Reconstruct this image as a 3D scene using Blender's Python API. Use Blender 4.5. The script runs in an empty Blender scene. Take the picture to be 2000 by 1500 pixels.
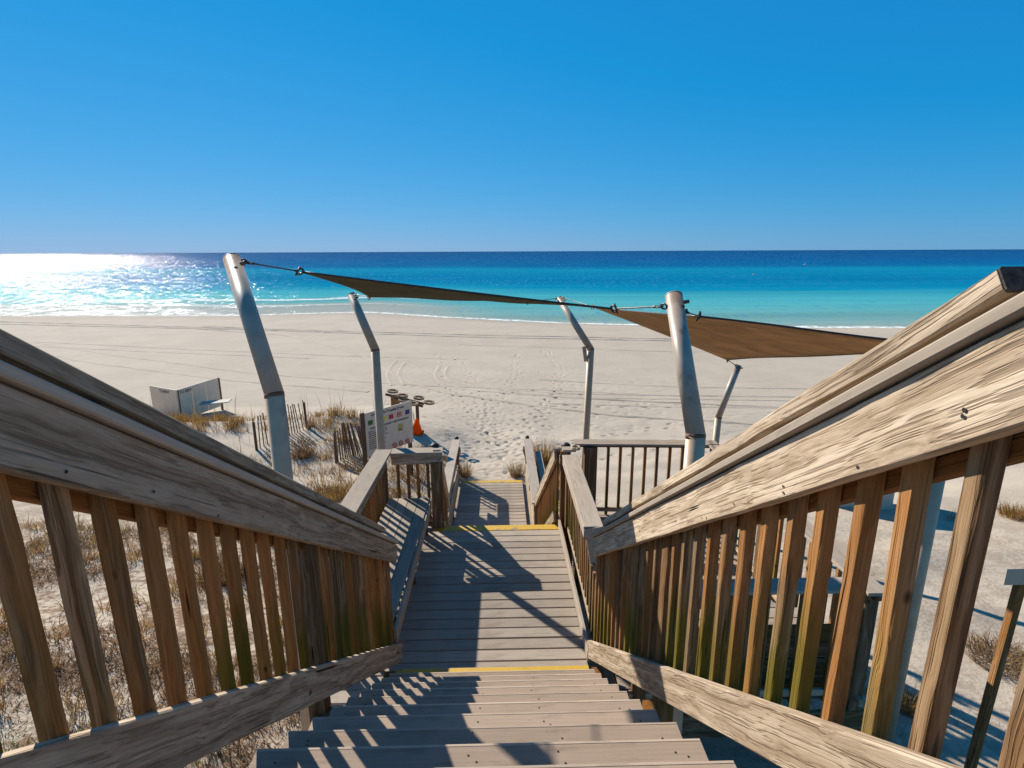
import bpy, bmesh, math, random
import numpy as np
from mathutils import Matrix, Vector
random.seed(7); rng = np.random.default_rng(7)
SC = bpy.context.scene
COL = SC.collection
ZUP = 7.0            # everything is laid out with the camera at the origin, then lifted so that the sea lies at z = 0

# ------------------------------------------------------------------ camera
F = 1079.0           # focal length in photo pixels (photo 2000 x 1500)
def _basis():
    n = np.array([8.5, 2000.0]); n /= np.linalg.norm(n)
    p = math.atan((750 - 490.75) * n[1] / F)
    down = np.array([n[0]*math.cos(p), n[1]*math.cos(p), math.sin(p)])
    v = np.array([974.0 - 1000, 490.7 - 750, F]); v -= v.dot(down)*down; v /= np.linalg.norm(v)
    return np.array([np.cross(down, v), v, -down])
RB = _basis()
def ray(x, y): return RB @ np.array([x - 1000.0, y - 750.0, F])
def atz(x, y, z): d = ray(x, y); return Vector(d * (z/d[2]))
def atx(x, y, X): d = ray(x, y); return Vector(d * (X/d[0]))
def aty(x, y, Y): d = ray(x, y); return Vector(d * (Y/d[1]))
cam = bpy.data.cameras.new('camera'); camo = bpy.data.objects.new('camera', cam); COL.objects.link(camo)
cam.sensor_width = 36; cam.lens = F/2000*36; cam.clip_start = 0.02; cam.clip_end = 60000
M = Matrix.Identity(4)
for i in range(3):
    M[i][0] = RB[i][0]; M[i][1] = -RB[i][1]; M[i][2] = -RB[i][2]
camo.matrix_world = Matrix.Translation((0, 0, ZUP)) @ M
SC.camera = camo

# ------------------------------------------------------------------ sky, sun, exposure
AZ, EL = math.radians(50), math.radians(30)
SUN = Vector((-math.cos(AZ)*math.cos(EL), math.sin(AZ)*math.cos(EL), math.sin(EL)))
w = bpy.data.worlds.new('World'); SC.world = w; w.use_nodes = True
nt = w.node_tree; bg = nt.nodes['Background']
sky = nt.nodes.new('ShaderNodeTexSky'); sky.sky_type = 'NISHITA'; sky.sun_disc = False
sky.sun_elevation = EL; sky.sun_rotation = math.atan2(SUN.x, SUN.y)
sky.altitude = 0; sky.air_density = 1.0; sky.dust_density = 0.0; sky.ozone_density = 4.0
def _m(op, a, b):       # tone curve of the sky, one per channel: the picture's deep polarised blue
    n = nt.nodes.new('ShaderNodeMath'); n.operation = op
    for i, v in enumerate((a, b)):
        if isinstance(v, float): n.inputs[i].default_value = v
        else: nt.links.new(v, n.inputs[i])
    return n.outputs[0]
sp_ = nt.nodes.new('ShaderNodeSeparateColor'); cc = nt.nodes.new('ShaderNodeCombineColor'); nt.links.new(sky.outputs[0], sp_.inputs[0])
nt.links.new(_m('MAXIMUM', _m('MULTIPLY', _m('SUBTRACT', sp_.outputs[0], 1.5), .3), .12), cc.inputs[0])
nt.links.new(_m('MULTIPLY', _m('POWER', sp_.outputs[1], .45), 1.668), cc.inputs[1])
nt.links.new(_m('MULTIPLY', _m('POWER', sp_.outputs[2], .3), 4.01), cc.inputs[2])
nt.links.new(cc.outputs[0], bg.inputs[0]); bg.inputs[1].default_value = 0.0635
sl = bpy.data.lights.new('sun', 'SUN'); sl.energy = 5.0; sl.angle = math.radians(0.53); sl.color = (1.0, 0.955, 0.89)
so = bpy.data.objects.new('sun', sl); COL.objects.link(so); so.rotation_euler = SUN.to_track_quat('Z', 'Y').to_euler(); so.location = (-20, 20, 30)
vs = SC.view_settings; vs.view_transform = 'Standard'; vs.look = 'None'; vs.exposure = 0.66; vs.gamma = 1.0

# ------------------------------------------------------------------ material helpers
class NT:
    W = (1., .905, .775)     # keeps every surface slightly on the warm side under the near-white sun
    def wc(s, c): return (c[0]*s.W[0], c[1]*s.W[1], c[2]*s.W[2], 1)
    def __init__(s, name):
        s.m = bpy.data.materials.new(name); s.m.use_nodes = True; s.t = s.m.node_tree
        s.b = s.t.nodes['Principled BSDF']; s.out = s.t.nodes['Material Output']
    def n(s, typ, **kw):
        o = s.t.nodes.new('ShaderNode' + typ)
        for k, v in kw.items(): setattr(o, k, v)
        return o
    def l(s, a, b): s.t.links.new(a, b)
    def put(s, sock, v):
        if hasattr(v, 'is_linked') or hasattr(v, 'links'): s.l(v, sock)
        else: sock.default_value = v
    def math(s, op, a, b=None, c=None, clamp=False):
        o = s.n('Math', operation=op); o.use_clamp = clamp
        for i, v in enumerate((a, b, c)):
            if v is not None: s.put(o.inputs[i], v)
        return o.outputs[0]
    def vmath(s, op, a, b=None):
        o = s.n('VectorMath', operation=op); s.put(o.inputs[0], a)
        if b is not None: s.put(o.inputs[1], b)
        return o.outputs[0]
    def noise(s, vec, scale=1, detail=2, rough=.5, dist=0):
        o = s.n('TexNoise'); s.put(o.inputs['Vector'], vec); s.put(o.inputs['Scale'], scale)
        o.inputs['Detail'].default_value = detail; o.inputs['Roughness'].default_value = rough; o.inputs['Distortion'].default_value = dist
        return o.outputs[0]
    def ramp(s, fac, stops, interp='LINEAR'):
        o = s.n('ValToRGB'); s.put(o.inputs[0], fac); r = o.color_ramp; r.interpolation = interp
        while len(r.elements) < len(stops): r.elements.new(.5)
        for e, (p, c) in zip(r.elements, stops):
            e.position = p; e.color = s.wc(c)
        return o.outputs[0]
    def mix(s, f, a, b, typ='MIX'):
        o = s.n('Mix', data_type='RGBA', blend_type=typ); s.put(o.inputs[0], f)
        s.put(o.inputs[6], a if not isinstance(a, tuple) else s.wc(a)); s.put(o.inputs[7], b if not isinstance(b, tuple) else s.wc(b))
        return o.outputs[2]
    def mrange(s, v, a, b, c=0., d=1., smooth=True):
        o = s.n('MapRange', interpolation_type='SMOOTHSTEP' if smooth else 'LINEAR')
        s.put(o.inputs[0], v)
        for i, q in enumerate((a, b, c, d)): s.put(o.inputs[1+i], q)
        return o.outputs[0]
    def bump(s, h, strength=.5, dist=.01, normal=None):
        o = s.n('Bump'); o.inputs['Strength'].default_value = strength; o.inputs['Distance'].default_value = dist; s.l(h, o.inputs['Height'])
        if normal is not None: s.l(normal, o.inputs['Normal'])
        return o.outputs[0]
    def objco(s): return s.n('TexCoord').outputs['Object']
    def rand(s): return s.n('ObjectInfo').outputs['Random']
    def sep(s, v): o = s.n('SeparateXYZ'); s.l(v, o.inputs[0]); return o.outputs
    def comb(s, x, y, z):
        o = s.n('CombineXYZ')
        for i, v in enumerate((x, y, z)): s.put(o.inputs[i], v)
        return o.outputs[0]

def wood(name, pale, mid, dark, relief=.6, brown=(.16, .075, .03), brown_amt=.0, algae=.0, rings=14.):
    t = NT(name); co = t.objco(); rnd = t.rand()
    off = t.math('MULTIPLY', rnd, 37.3)
    co = t.vmath('ADD', co, t.comb(off, t.math('MULTIPLY', rnd, 11.1), t.math('MULTIPLY', rnd, 23.7)))
    x, y, z = t.sep(co)
    warp = t.noise(t.comb(t.math('MULTIPLY', x, 1.4), t.math('MULTIPLY', y, 5), t.math('MULTIPLY', z, 5)), 1, 3, .55)
    yy = t.math('ADD', t.math('MULTIPLY', y, rings), t.math('MULTIPLY', warp, 2.2))
    zz = t.math('ADD', t.math('MULTIPLY', z, rings), t.math('MULTIPLY', warp, 1.2))
    ring = t.math('SINE', t.math('MULTIPLY', t.math('ADD', yy, zz), 6.283))
    ring = t.math('MULTIPLY_ADD', ring, .5, .5)
    ring = t.math('POWER', ring, 1.6)
    fib = t.noise(t.comb(t.math('MULTIPLY', x, 2.2), t.math('MULTIPLY', yy, 7), t.math('MULTIPLY', zz, 7)), 1, 6, .7)
    fine = t.noise(t.comb(t.math('MULTIPLY', x, 14.0), t.math('MULTIPLY', y, 420), t.math('MULTIPLY', z, 420)), 1, 3, .6)
    ck = t.noise(t.comb(t.math('MULTIPLY', x, .8), t.math('ADD', t.math('MULTIPLY', y, 48), t.math('MULTIPLY', warp, 2.5)), t.math('MULTIPLY', z, 48)), 1, 1., .5)
    crack = t.mrange(ck, .70, .76)
    vor = t.n('TexVoronoi'); t.l(t.comb(t.math('MULTIPLY', x, 5.), t.math('MULTIPLY', y, 8), t.math('MULTIPLY', z, 8)), vor.inputs['Vector']); vor.inputs['Scale'].default_value = 1.0
    knot = t.math('MULTIPLY', t.mrange(vor.outputs['Distance'], .06, .13, 1., 0.), t.math('GREATER_THAN', t.sep(vor.outputs['Color'])[0], .8))
    g = t.math('ADD', t.math('MULTIPLY', ring, .28), t.math('MULTIPLY', fib, .85))
    c = t.ramp(g, [(.18, dark), (.5, mid), (.78, pale)])
    lines = t.noise(t.comb(t.math('MULTIPLY', x, .9), t.math('ADD', t.math('MULTIPLY', y, 120), t.math('MULTIPLY', warp, 9.)), t.math('ADD', t.math('MULTIPLY', z, 120), t.math('MULTIPLY', warp, 5.))), 1, 2, .6)
    lines = t.mrange(lines, .5, .64)
    c = t.mix(t.math('MULTIPLY', lines, .62), c, dark)
    c = t.mix(t.mrange(fine, .25, .75, 0., .3), c, dark)
    blot = t.noise(t.comb(t.math('MULTIPLY', x, 2.2), t.math('MULTIPLY', y, 12), t.math('MULTIPLY', z, 12)), 1, 3, .6)
    if brown_amt: c = t.mix(t.math('MULTIPLY', t.mrange(t.math('ADD', blot, t.math('MULTIPLY_ADD', rnd, .6, -.3)), .36, .62), brown_amt), c, t.mix(fib, tuple(v*.45 for v in brown), tuple(min(1, v*1.7) for v in brown)))
    c = t.mix(t.math('MULTIPLY', t.mrange(blot, .5, .75), .25), c, dark)
    if algae:
        lx = t.sep(t.objco())[0]   # boards that stand upright carry their foot at +x
        am = t.math('MULTIPLY', t.mrange(t.math('ADD', lx, t.math('MULTIPLY', blot, .5)), .12, .5), t.mrange(t.math('FRACT', t.math('MULTIPLY', rnd, 7.7)), .1, .7, 0., algae))
        c = t.mix(am, c, (.10, .095, .014))
    c = t.mix(t.math('MULTIPLY', knot, .8), c, (.035, .018, .01))
    c = t.mix(t.math('MULTIPLY', crack, .92), c, (.012, .009, .007))
    v = t.n('HueSaturation'); t.l(c, v.inputs['Color']); t.l(t.math('MULTIPLY_ADD', t.math('FRACT', t.math('MULTIPLY', rnd, 3.3)), .5, .75), v.inputs['Value'])
    t.l(v.outputs[0], t.b.inputs['Base Color'])
    t.b.inputs['Roughness'].default_value = .85; t.b.inputs['Specular IOR Level'].default_value = .05
    h = t.math('SUBTRACT', t.math('ADD', t.math('MULTIPLY', g, .5), t.math('MULTIPLY', fine, .12)), t.math('ADD', t.math('MULTIPLY', crack, 1.6), t.math('MULTIPLY', lines, .45)))
    t.l(t.bump(h, relief, .006), t.b.inputs['Normal'])
    return t.m

def composite(name, c0, c1, dirty=.35):
    t = NT(name); co = t.objco(); rnd = t.rand()
    co = t.vmath('ADD', co, t.comb(t.math('MULTIPLY', rnd, 31.), t.math('MULTIPLY', rnd, 17.), 0.))
    x, y, z = t.sep(co)
    st = t.noise(t.comb(t.math('MULTIPLY', x, 2.5), t.math('MULTIPLY', y, 90), t.math('MULTIPLY', z, 90)), 1, 4, .6)
    bl = t.noise(co, 3.0, 4, .6)
    sp = t.noise(co, 260., 2, .6)
    c = t.mix(t.mrange(st, .3, .7), c0, c1)
    c = t.mix(t.math('MULTIPLY', t.mrange(bl, .45, .75), dirty), c, tuple(v*.6 for v in c0))
    c = t.mix(t.math('MULTIPLY', t.mrange(sp, .62, .8), .35), c, tuple(v*.45 for v in c0))
    c = t.mix(t.math('MULTIPLY', t.mrange(t.noise(co, 9., 5, .7), .62, .7), .35), c, (.42, .37, .32))
    sc_ = t.noise(t.vmath('MULTIPLY', t.n('TexCoord').outputs['Object'], (1.6, 9., 9.)), 2.4, 5, .7); c = t.mix(t.math('MULTIPLY', t.mrange(sc_, .52, .66), .35), c, tuple(q*.55 for q in c0))
    v = t.n('HueSaturation'); t.l(c, v.inputs['Color']); t.l(t.math('MULTIPLY_ADD', rnd, .34, .86), v.inputs['Value'])
    t.l(v.outputs[0], t.b.inputs['Base Color']); t.b.inputs['Roughness'].default_value = .85; t.b.inputs['Specular IOR Level'].default_value = .06
    t.l(t.bump(t.math('ADD', st, t.math('MULTIPLY', sp, .5)), .25, .002), t.b.inputs['Normal'])
    return t.m

def plain(name, col, rough=.6, metal=0., var=.15, scale=20., bump=.0, spec=.4):
    t = NT(name); co = t.objco(); n = t.noise(co, scale, 4, .6)
    c = t.mix(t.mrange(n, .3, .7), tuple(v*(1-var) for v in col), tuple(min(1, v*(1+var)) for v in col))
    t.l(c, t.b.inputs['Base Color']); t.b.inputs['Roughness'].default_value = rough; t.b.inputs['Metallic'].default_value = metal; t.b.inputs['Specular IOR Level'].default_value = spec
    if bump: t.l(t.bump(n, bump, .003), t.b.inputs['Normal'])
    return t.m

MT = {}
MT['rail'] = wood('weathered_rail_wood', (.60, .52, .43), (.465, .385, .30), (.155, .112, .078), .55, rings=11, brown_amt=.08)
MT['bal'] = wood('weathered_baluster_wood', (.40, .285, .175), (.27, .175, .10), (.062, .037, .02), .7, brown=(.29, .135, .045), brown_amt=.8, algae=.9, rings=20)
MT['post'] = wood('post_wood', (.30, .22, .15), (.19, .13, .08), (.06, .04, .022), .8, brown=(.17, .08, .03), brown_amt=.6, algae=.3, rings=12)
MT['orange'] = wood('stringer_wood', (.34, .2, .1), (.22, .12, .05), (.08, .04, .018), .6, brown=(.26, .11, .03), brown_amt=.8, rings=9)
MT['comp'] = composite('composite_decking', (.315, .282, .25), (.375, .335, .295))
MT['cap'] = composite('composite_cap', (.34, .30, .262), (.40, .355, .31), .25)
MT['tread'] = composite('composite_tread', (.315, .255, .21), (.36, .295, .245), .2)
MT['rackwood'] = wood('rack_wood', (.42, .33, .24), (.30, .22, .15), (.11, .075, .05), .4)
MT['honey'] = wood('honey_post_wood', (.62, .38, .18), (.48, .27, .11), (.22, .11, .04), .4)
MT['nosing'] = composite('worn_sunlit_tread_edge', (.44, .37, .31), (.52, .44, .37), .2)  # pale edge: some wear, plus the sunlit bullnose line put into the colour
MT['slat'] = wood('fence_slat_wood', (.27, .21, .16), (.18, .13, .095), (.07, .045, .03), .3, brown_amt=.4)
MT['white'] = plain('white_panel', (.70, .60, .49), .7, var=.05, scale=5)
MT['lid'] = plain('sandy_lid', (.40, .37, .33), .8, var=.1, scale=4)
MT['dark'] = plain('dark_rubber', (.02, .02, .022), .6, bump=.3)
MT['steel'] = plain('dark_hardware_steel', (.06, .055, .055), .45, .6, .4, 60)
MT['endgrain'] = plain('dark_end_grain', (.05, .042, .036), .9, var=.7, scale=90, bump=.8)
MT['screw'] = plain('screw_hole_dark', (.012, .01, .01), .8)
MT['orange_plastic'] = None
MT['yel'] = None
def yellow():
    t = NT('worn_yellow_paint'); co = t.objco(); n = t.noise(co, 6., 6, .7)
    c = t.mix(t.mrange(n, .56, .64), (.56, .36, .02), (.26, .21, .165))
    c = t.mix(t.mrange(t.noise(co, 40, 3), .4, .8, 0., .4), c, (.38, .24, .02))
    t.l(c, t.b.inputs['Base Color']); t.b.inputs['Roughness'].default_value = .6
    return t.m
MT['yel'] = yellow()
def galv(nm, ca, cb, ru):
    t = NT(nm); co = t.objco(); x, y, z = t.sep(co)
    n = t.noise(co, 7., 5, .6); r = t.noise(t.comb(t.math('MULTIPLY', x, 9), t.math('MULTIPLY', y, 9), t.math('MULTIPLY', z, 2.5)), 1, 5, .65)
    c = t.mix(t.mrange(n, .3, .7), ca, cb)
    rust = t.math('MULTIPLY', t.mrange(r, .6, .72), ru)
    rt = t.mrange(t.math('ADD', z, t.math('MULTIPLY_ADD', r, .9, -.45)), .66, .84) if ru > .32 else 0.
    c = t.mix(rust, c, (.16, .075, .03))
    if ru > .32: c = t.mix(t.math('MULTIPLY', rt, .7), c, (.17, .10, .065))
    t.l(c, t.b.inputs['Base Color']); t.b.inputs['Metallic'].default_value = .0; t.b.inputs['Roughness'].default_value = .45; t.b.inputs['Specular IOR Level'].default_value = .35
    t.l(t.bump(n, .1, .004), t.b.inputs['Normal'])
    return t.m
MT['galv'] = galv('galvanised_pole', (.34, .285, .235), (.42, .36, .30), .35)
MT['galv_low'] = galv('dusty_pole', (.50, .36, .24), (.60, .44, .30), .3)
def rusty():
    t = NT('rusty_stain'); co = t.objco(); n = t.noise(co, 25., 5, .7)
    t.l(t.mix(n, (.07, .05, .045), (.26, .11, .04)), t.b.inputs['Base Color']); t.b.inputs['Roughness'].default_value = .8
    return t.m
MT['rust'] = rusty()
def sailmat(name, col, tr):
    t = NT(name); co = t.objco(); n = t.noise(co, 3., 4, .6); wv = t.noise(co, 240., 2)
    c = t.mix(t.mrange(n, .3, .75), tuple(v*.85 for v in col), tuple(v*1.15 for v in col)); c = t.mix(t.mrange(wv, .4, .6, 0., .25), c, tuple(v*.5 for v in col))
    t.l(c, t.b.inputs['Base Color']); t.b.inputs['Roughness'].default_value = .9; t.b.inputs['Specular IOR Level'].default_value = .1
    tl = t.n('BsdfTranslucent'); t.l(c, tl.inputs['Color']); mx = t.n('MixShader'); mx.inputs[0].default_value = tr
    t.l(t.b.outputs[0], mx.inputs[1]); t.l(tl.outputs[0], mx.inputs[2]); t.l(mx.outputs[0], t.out.inputs[0])
    return t.m
MT['orange_plastic'] = sailmat('orange_plastic', (.85, .19, .012), .55)
MT['sail_dark'] = sailmat('dark_shade_cloth', (.15, .155, .112), .42)
MT['sail_tan'] = sailmat('tan_shade_cloth', (.46, .335, .225), .62)

# ------------------------------------------------------------------ object helpers
def tag(o, label=None, cat=None, group=None, kind=None):
    if label: o['label'] = label
    if cat: o['category'] = cat
    if group: o['group'] = group
    if kind: o['kind'] = kind
    return o
def thing(name, loc, label, cat, group=None):
    o = bpy.data.objects.new(name, None); COL.objects.link(o); o.location = loc; o.empty_display_size = .2
    return tag(o, label, cat, group)
def link(name, me, parent=None, mat4=None):
    o = bpy.data.objects.new(name, me); COL.objects.link(o)
    m = mat4 if mat4 is not None else Matrix.Identity(4)
    if parent is not None:
        o.parent = parent
        pm = Matrix.Translation(-world_loc(parent))
        if parent.parent is not None: pm = ABS[parent.name].inverted()
        o.matrix_local = pm @ m
    else: o.matrix_local = m
    ABS[o.name] = m
    return o
ABS = {}
def world_loc(o): return Vector(o.location)
def mesh(name, verts, faces, mat, smooth=False):
    me = bpy.data.meshes.new(name); me.from_pydata([tuple(v) for v in verts], [], faces); me.update()
    if mat is not None: me.materials.append(mat)
    if smooth: me.polygons.foreach_set('use_smooth', [True]*len(me.polygons))
    return me
CACHE = {}
def board_mesh(L, w, t, mat, seg=1, rough=0., ch=.004, seed=0):
    key = (round(L, 3), round(w, 3), round(t, 3), mat.name, seg, rough, seed)
    if key in CACHE: return CACHE[key]
    a, b = w/2, t/2; c = min(ch, a*.4, b*.4)
    prof = [(-a, -b+c), (-a+c, -b), (a-c, -b), (a, -b+c), (a, b-c), (a-c, b), (-a+c, b), (-a, b-c)]
    r = random.Random(seed*977+int(L*1000))
    V = []; Fc = []
    ph = [r.uniform(0, 6.28) for _ in range(8)]
    for i in range(seg+1):
        x = -L/2 + L*i/seg
        for k, (py, pz) in enumerate(prof):
            j = rough*(math.sin(x*7+ph[k])*.5 + r.uniform(-.7, .7)) if rough else 0
            V.append((x, py + (j if k in (0, 3, 4, 7) else j*.3), pz + (j*.5)))
    for i in range(seg):
        for k in range(8):
            a0 = i*8+k; b0 = i*8+(k+1) % 8
            Fc.append((a0, b0, b0+8, a0+8))
    Fc.append(tuple(range(7, -1, -1))); n0 = seg*8; Fc.append(tuple(n0+k for k in range(8)))
    me = mesh('board', V, Fc, mat); 
    bm = bmesh.new(); bm.from_mesh(me); bmesh.ops.recalc_face_normals(bm, faces=bm.faces); bm.to_mesh(me); bm.free()
    CACHE[key] = me; return me
def board(name, p0, p1, w, t, mat, parent=None, up=(0, 0, 1), seg=1, rough=0., seed=0, ch=.004):
    """box along p0->p1; w is the size across (local y), t the size along 'up' (local z)"""
    p0, p1 = Vector(p0), Vector(p1); d = p1 - p0; L = d.length; X = d/L
    Z = Vector(up); Z = (Z - Z.dot(X)*X).normalized(); Y = Z.cross(X)
    m = Matrix(((X.x, Y.x, Z.x, 0), (X.y, Y.y, Z.y, 0), (X.z, Y.z, Z.z, 0), (0, 0, 0, 1))); m.translation = (p0+p1)/2
    return link(name, board_mesh(L, w, t, mat, seg, rough, ch, seed), parent, m)
def tube_mesh(pts, rad, mat, sides=12, cap=True, smooth=True):
    pts = [Vector(p) for p in pts]; rads = rad if isinstance(rad, (list, tuple)) else [rad]*len(pts)
    V = []; Fc = []; prev = None
    for i, p in enumerate(pts):
        d = (pts[min(i+1, len(pts)-1)] - pts[max(i-1, 0)]).normalized()
        if prev is None:
            a = Vector((0, 0, 1)) if abs(d.z) < .9 else Vector((1, 0, 0)); u = d.cross(a).normalized()
        else: u = (prev - prev.dot(d)*d).normalized()
        prev = u; v = d.cross(u)
        for k in range(sides):
            q = 2*math.pi*k/sides; V.append(p + rads[i]*(math.cos(q)*u + math.sin(q)*v))
    for i in range(len(pts)-1):
        for k in range(sides):
            a = i*sides+k; b = i*sides+(k+1) % sides; Fc.append((a, b, b+sides, a+sides))
    if cap: Fc.append(tuple(range(sides-1, -1, -1))); n0 = (len(pts)-1)*sides; Fc.append(tuple(n0+k for k in range(sides)))
    me = mesh('tube', V, Fc, mat)
    if smooth:
        for p in me.polygons: p.use_smooth = len(p.vertices) == 4
    return me
def tube(name, pts, rad, mat, parent=None, **kw):
    c = Vector(pts[0]); return link(name, tube_mesh([Vector(p)-c for p in pts], rad, mat, **kw), parent, Matrix.Translation(c))
def dome(name, c, r, mat, parent, sides=14):
    V = []; Fc = []; R = 5
    for i in range(R):
        a = math.pi/2*i/R
        for k in range(sides): q = 2*math.pi*k/sides; V.append((r*math.cos(a)*math.cos(q), r*math.cos(a)*math.sin(q), r*.8*math.sin(a)))
    V.append((0, 0, r*.8))
    for i in range(R-1):
        for k in range(sides): Fc.append((i*sides+k, i*sides+(k+1) % sides, (i+1)*sides+(k+1) % sides, (i+1)*sides+k))
    for k in range(sides): Fc.append(((R-1)*sides+k, (R-1)*sides+(k+1) % sides, len(V)-1))
    Fc.append(tuple(range(sides-1, -1, -1)))
    return link(name, mesh('dome', V, Fc, mat, True), parent, Matrix.Translation(Vector(c)))

# ------------------------------------------------------------------ terrain
def grid_noise(seed, cell):
    g = np.random.default_rng(seed).standard_normal((256, 256))
    def f(x, y):
        u = np.asarray(x)/cell + 1000.37; v = np.asarray(y)/cell + 1000.71
        i = np.floor(u).astype(int); j = np.floor(v).astype(int); a = u-i; b = v-j
        a = a*a*(3-2*a); b = b*b*(3-2*b)
        q = lambda m, n: g[m % 256, n % 256]
        return (q(i, j)*(1-a)+q(i+1, j)*a)*(1-b) + (q(i, j+1)*(1-a)+q(i+1, j+1)*a)*b
    return f
N6, N2, N07, N03 = grid_noise(1, 6.), grid_noise(2, 2.), grid_noise(3, .7), grid_noise(4, .3)
def sstep(a, b, x): t = np.clip((x-a)/(b-a), 0, 1); return t*t*(3-2*t)
SHX = np.array([-400, -60, -30, -17, 1.3, 20, 36, 400.]); SHY = np.array([66, 65.1, 63.5, 66.5, 56.5, 50.6, 49.6, 47.])
def shore(x): return np.interp(x, SHX, SHY)
def height(x, y):
    x = np.asarray(x, float); y = np.asarray(y, float)
    ly = np.interp(y, [-6, 2.5, 5, 8, 10, 12.4, 14, 16.4, 18.5, 22, 30, 45], [-3.6, -3.95, -4.1, -4.6, -4.9, -5.2, -5.1, -5.0, -5.6, -6.15, -6.38, -6.7])
    cy = np.interp(y, [-6, 2.5, 5, 8, 10, 12.4, 14, 16.4, 20, 26, 34, 45], [-3.8, -4.2, -4.45, -5.0, -5.5, -5.42, -5.62, -5.8, -6.0, -6.25, -6.45, -6.7])
    ry = np.interp(y, [-6, 2.5, 4, 6, 8, 10, 13, 18, 26, 34, 45], [-4.2, -4.45, -4.5, -4.6, -4.75, -4.95, -5.5, -5.9, -6.25, -6.45, -6.7])
    c = np.exp(-((x+.2)/2.2)**2)
    r = sstep(-.2, 2.0, x)
    z = (1-r)*ly + r*ry; z = z*(1-c) + cy*c
    s = shore(x); far = np.clip((y-45)/(s-45), 0, 3); 
    zb = -6.7 - .3*far
    z = np.where(y > 45, zb, z)
    z = np.where(y > s, -7.0 - .035*(y-s), z)
    near = 1 - sstep(15, 22, y)
    z = z + near*(N6(x, y)*.10 + N2(x, y)*.055*(1-.6*c) + N07(x, y)*.02) + (1-near)*N6(x, y)*.015*(1-sstep(42, 50, y)) + (1-sstep(26, 36, y))*N03(x, y)*.004
    return z
def hz(x, y): return float(height(np.array([x]), np.array([y]))[0])
def axis(a0, a1, step, lo, hi, grow=1.12, cap=14.):
    core = list(np.arange(a0, a1+1e-6, step)); s = step; v = a1; up = []
    while v < hi: s = min(s*grow, cap); v += s; up.append(v)
    s = step; v = a0; dn = []
    while v > lo: s = min(s*grow, cap); v -= s; dn.append(v)
    return np.array(dn[::-1] + core + up)
GX = axis(-5.5, 6.5, .06, -420, 420, 1.06); GY = np.concatenate([np.arange(-8, 1.5, .3), np.arange(1.5, 12.2, .11), axis(12.25, 25., .055, 12.25, 66., 1.035, .6), np.array([70, 80, 100, 130.])])
XX, YY = np.meshgrid(GX, GY); ZZ = height(XX, YY)
def carve(px, py, ang, a, b, depth, rim=.2):
    i0, i1 = np.searchsorted(GX, [px-.45, px+.45]); j0, j1 = np.searchsorted(GY, [py-.45, py+.45])
    if i1-i0 < 3 or j1-j0 < 3: return
    X = XX[j0:j1, i0:i1]-px; Y = YY[j0:j1, i0:i1]-py
    u = X*math.cos(ang)+Y*math.sin(ang); v = -X*math.sin(ang)+Y*math.cos(ang)
    q = (u/a)**2+(v/b)**2
    ZZ[j0:j1, i0:i1] += -depth*np.exp(-q*1.4) + depth*rim*np.exp(-((np.sqrt(q)-1.5)**2)*5)
for k in range(950):     # trampled path straight out from the boardwalk, fanning out
    y = 12.5 + abs(rng.normal(0, 1))*6.5; x = rng.normal(-.1, .75 + .13*(y-12.5))
    carve(x, y, rng.uniform(0, 3.14), rng.uniform(.08, .13), rng.uniform(.04, .065), rng.uniform(.01, .034))
def trail(pts, n, side=.16, dep=.05):
    P = np.array(pts, float); d = np.r_[0, np.cumsum(np.hypot(*np.diff(P, axis=0).T))]
    for i in range(n):
        s = d[-1]*i/(n-1); x = np.interp(s, d, P[:, 0]); y = np.interp(s, d, P[:, 1]); x2 = np.interp(s+.3, d, P[:, 0]); y2 = np.interp(s+.3, d, P[:, 1])
        a = math.atan2(y2-y, x2-x+1e-6); o = side*(1 if i % 2 else -1)
        carve(x-math.sin(a)*o+rng.normal(0, .05), y+math.cos(a)*o+rng.normal(0, .05), a, .14, .065, dep)
for T in ([(0, 13), (.6, 18), (2.6, 24), (3.4, 31), (2.8, 40)], [(.2, 14), (-1, 20), (-3.2, 28), (-4.2, 38)], [(0, 14), (-.6, 20), (-1.4, 27), (-3, 36)], [(.5, 14), (3, 17), (7, 19), (12, 20)], [(1.2, 21.5), (5, 21.3), (9, 21.0)],
          [(.3, 15), (1.5, 19), (2.2, 23.4)], [(-.2, 15), (-.4, 21), (.8, 28), (1.2, 35)], [(2, 14), (5, 15.5), (8, 16.2)]):
    L = sum(math.dist(T[i], T[i+1]) for i in range(len(T)-1)); trail(T, int(L/.42))
for k in range(260): carve(rng.uniform(-7.5, 8.5), rng.uniform(14, 30), rng.uniform(0, 3.14), .15, .09, rng.uniform(.012, .03))
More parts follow.
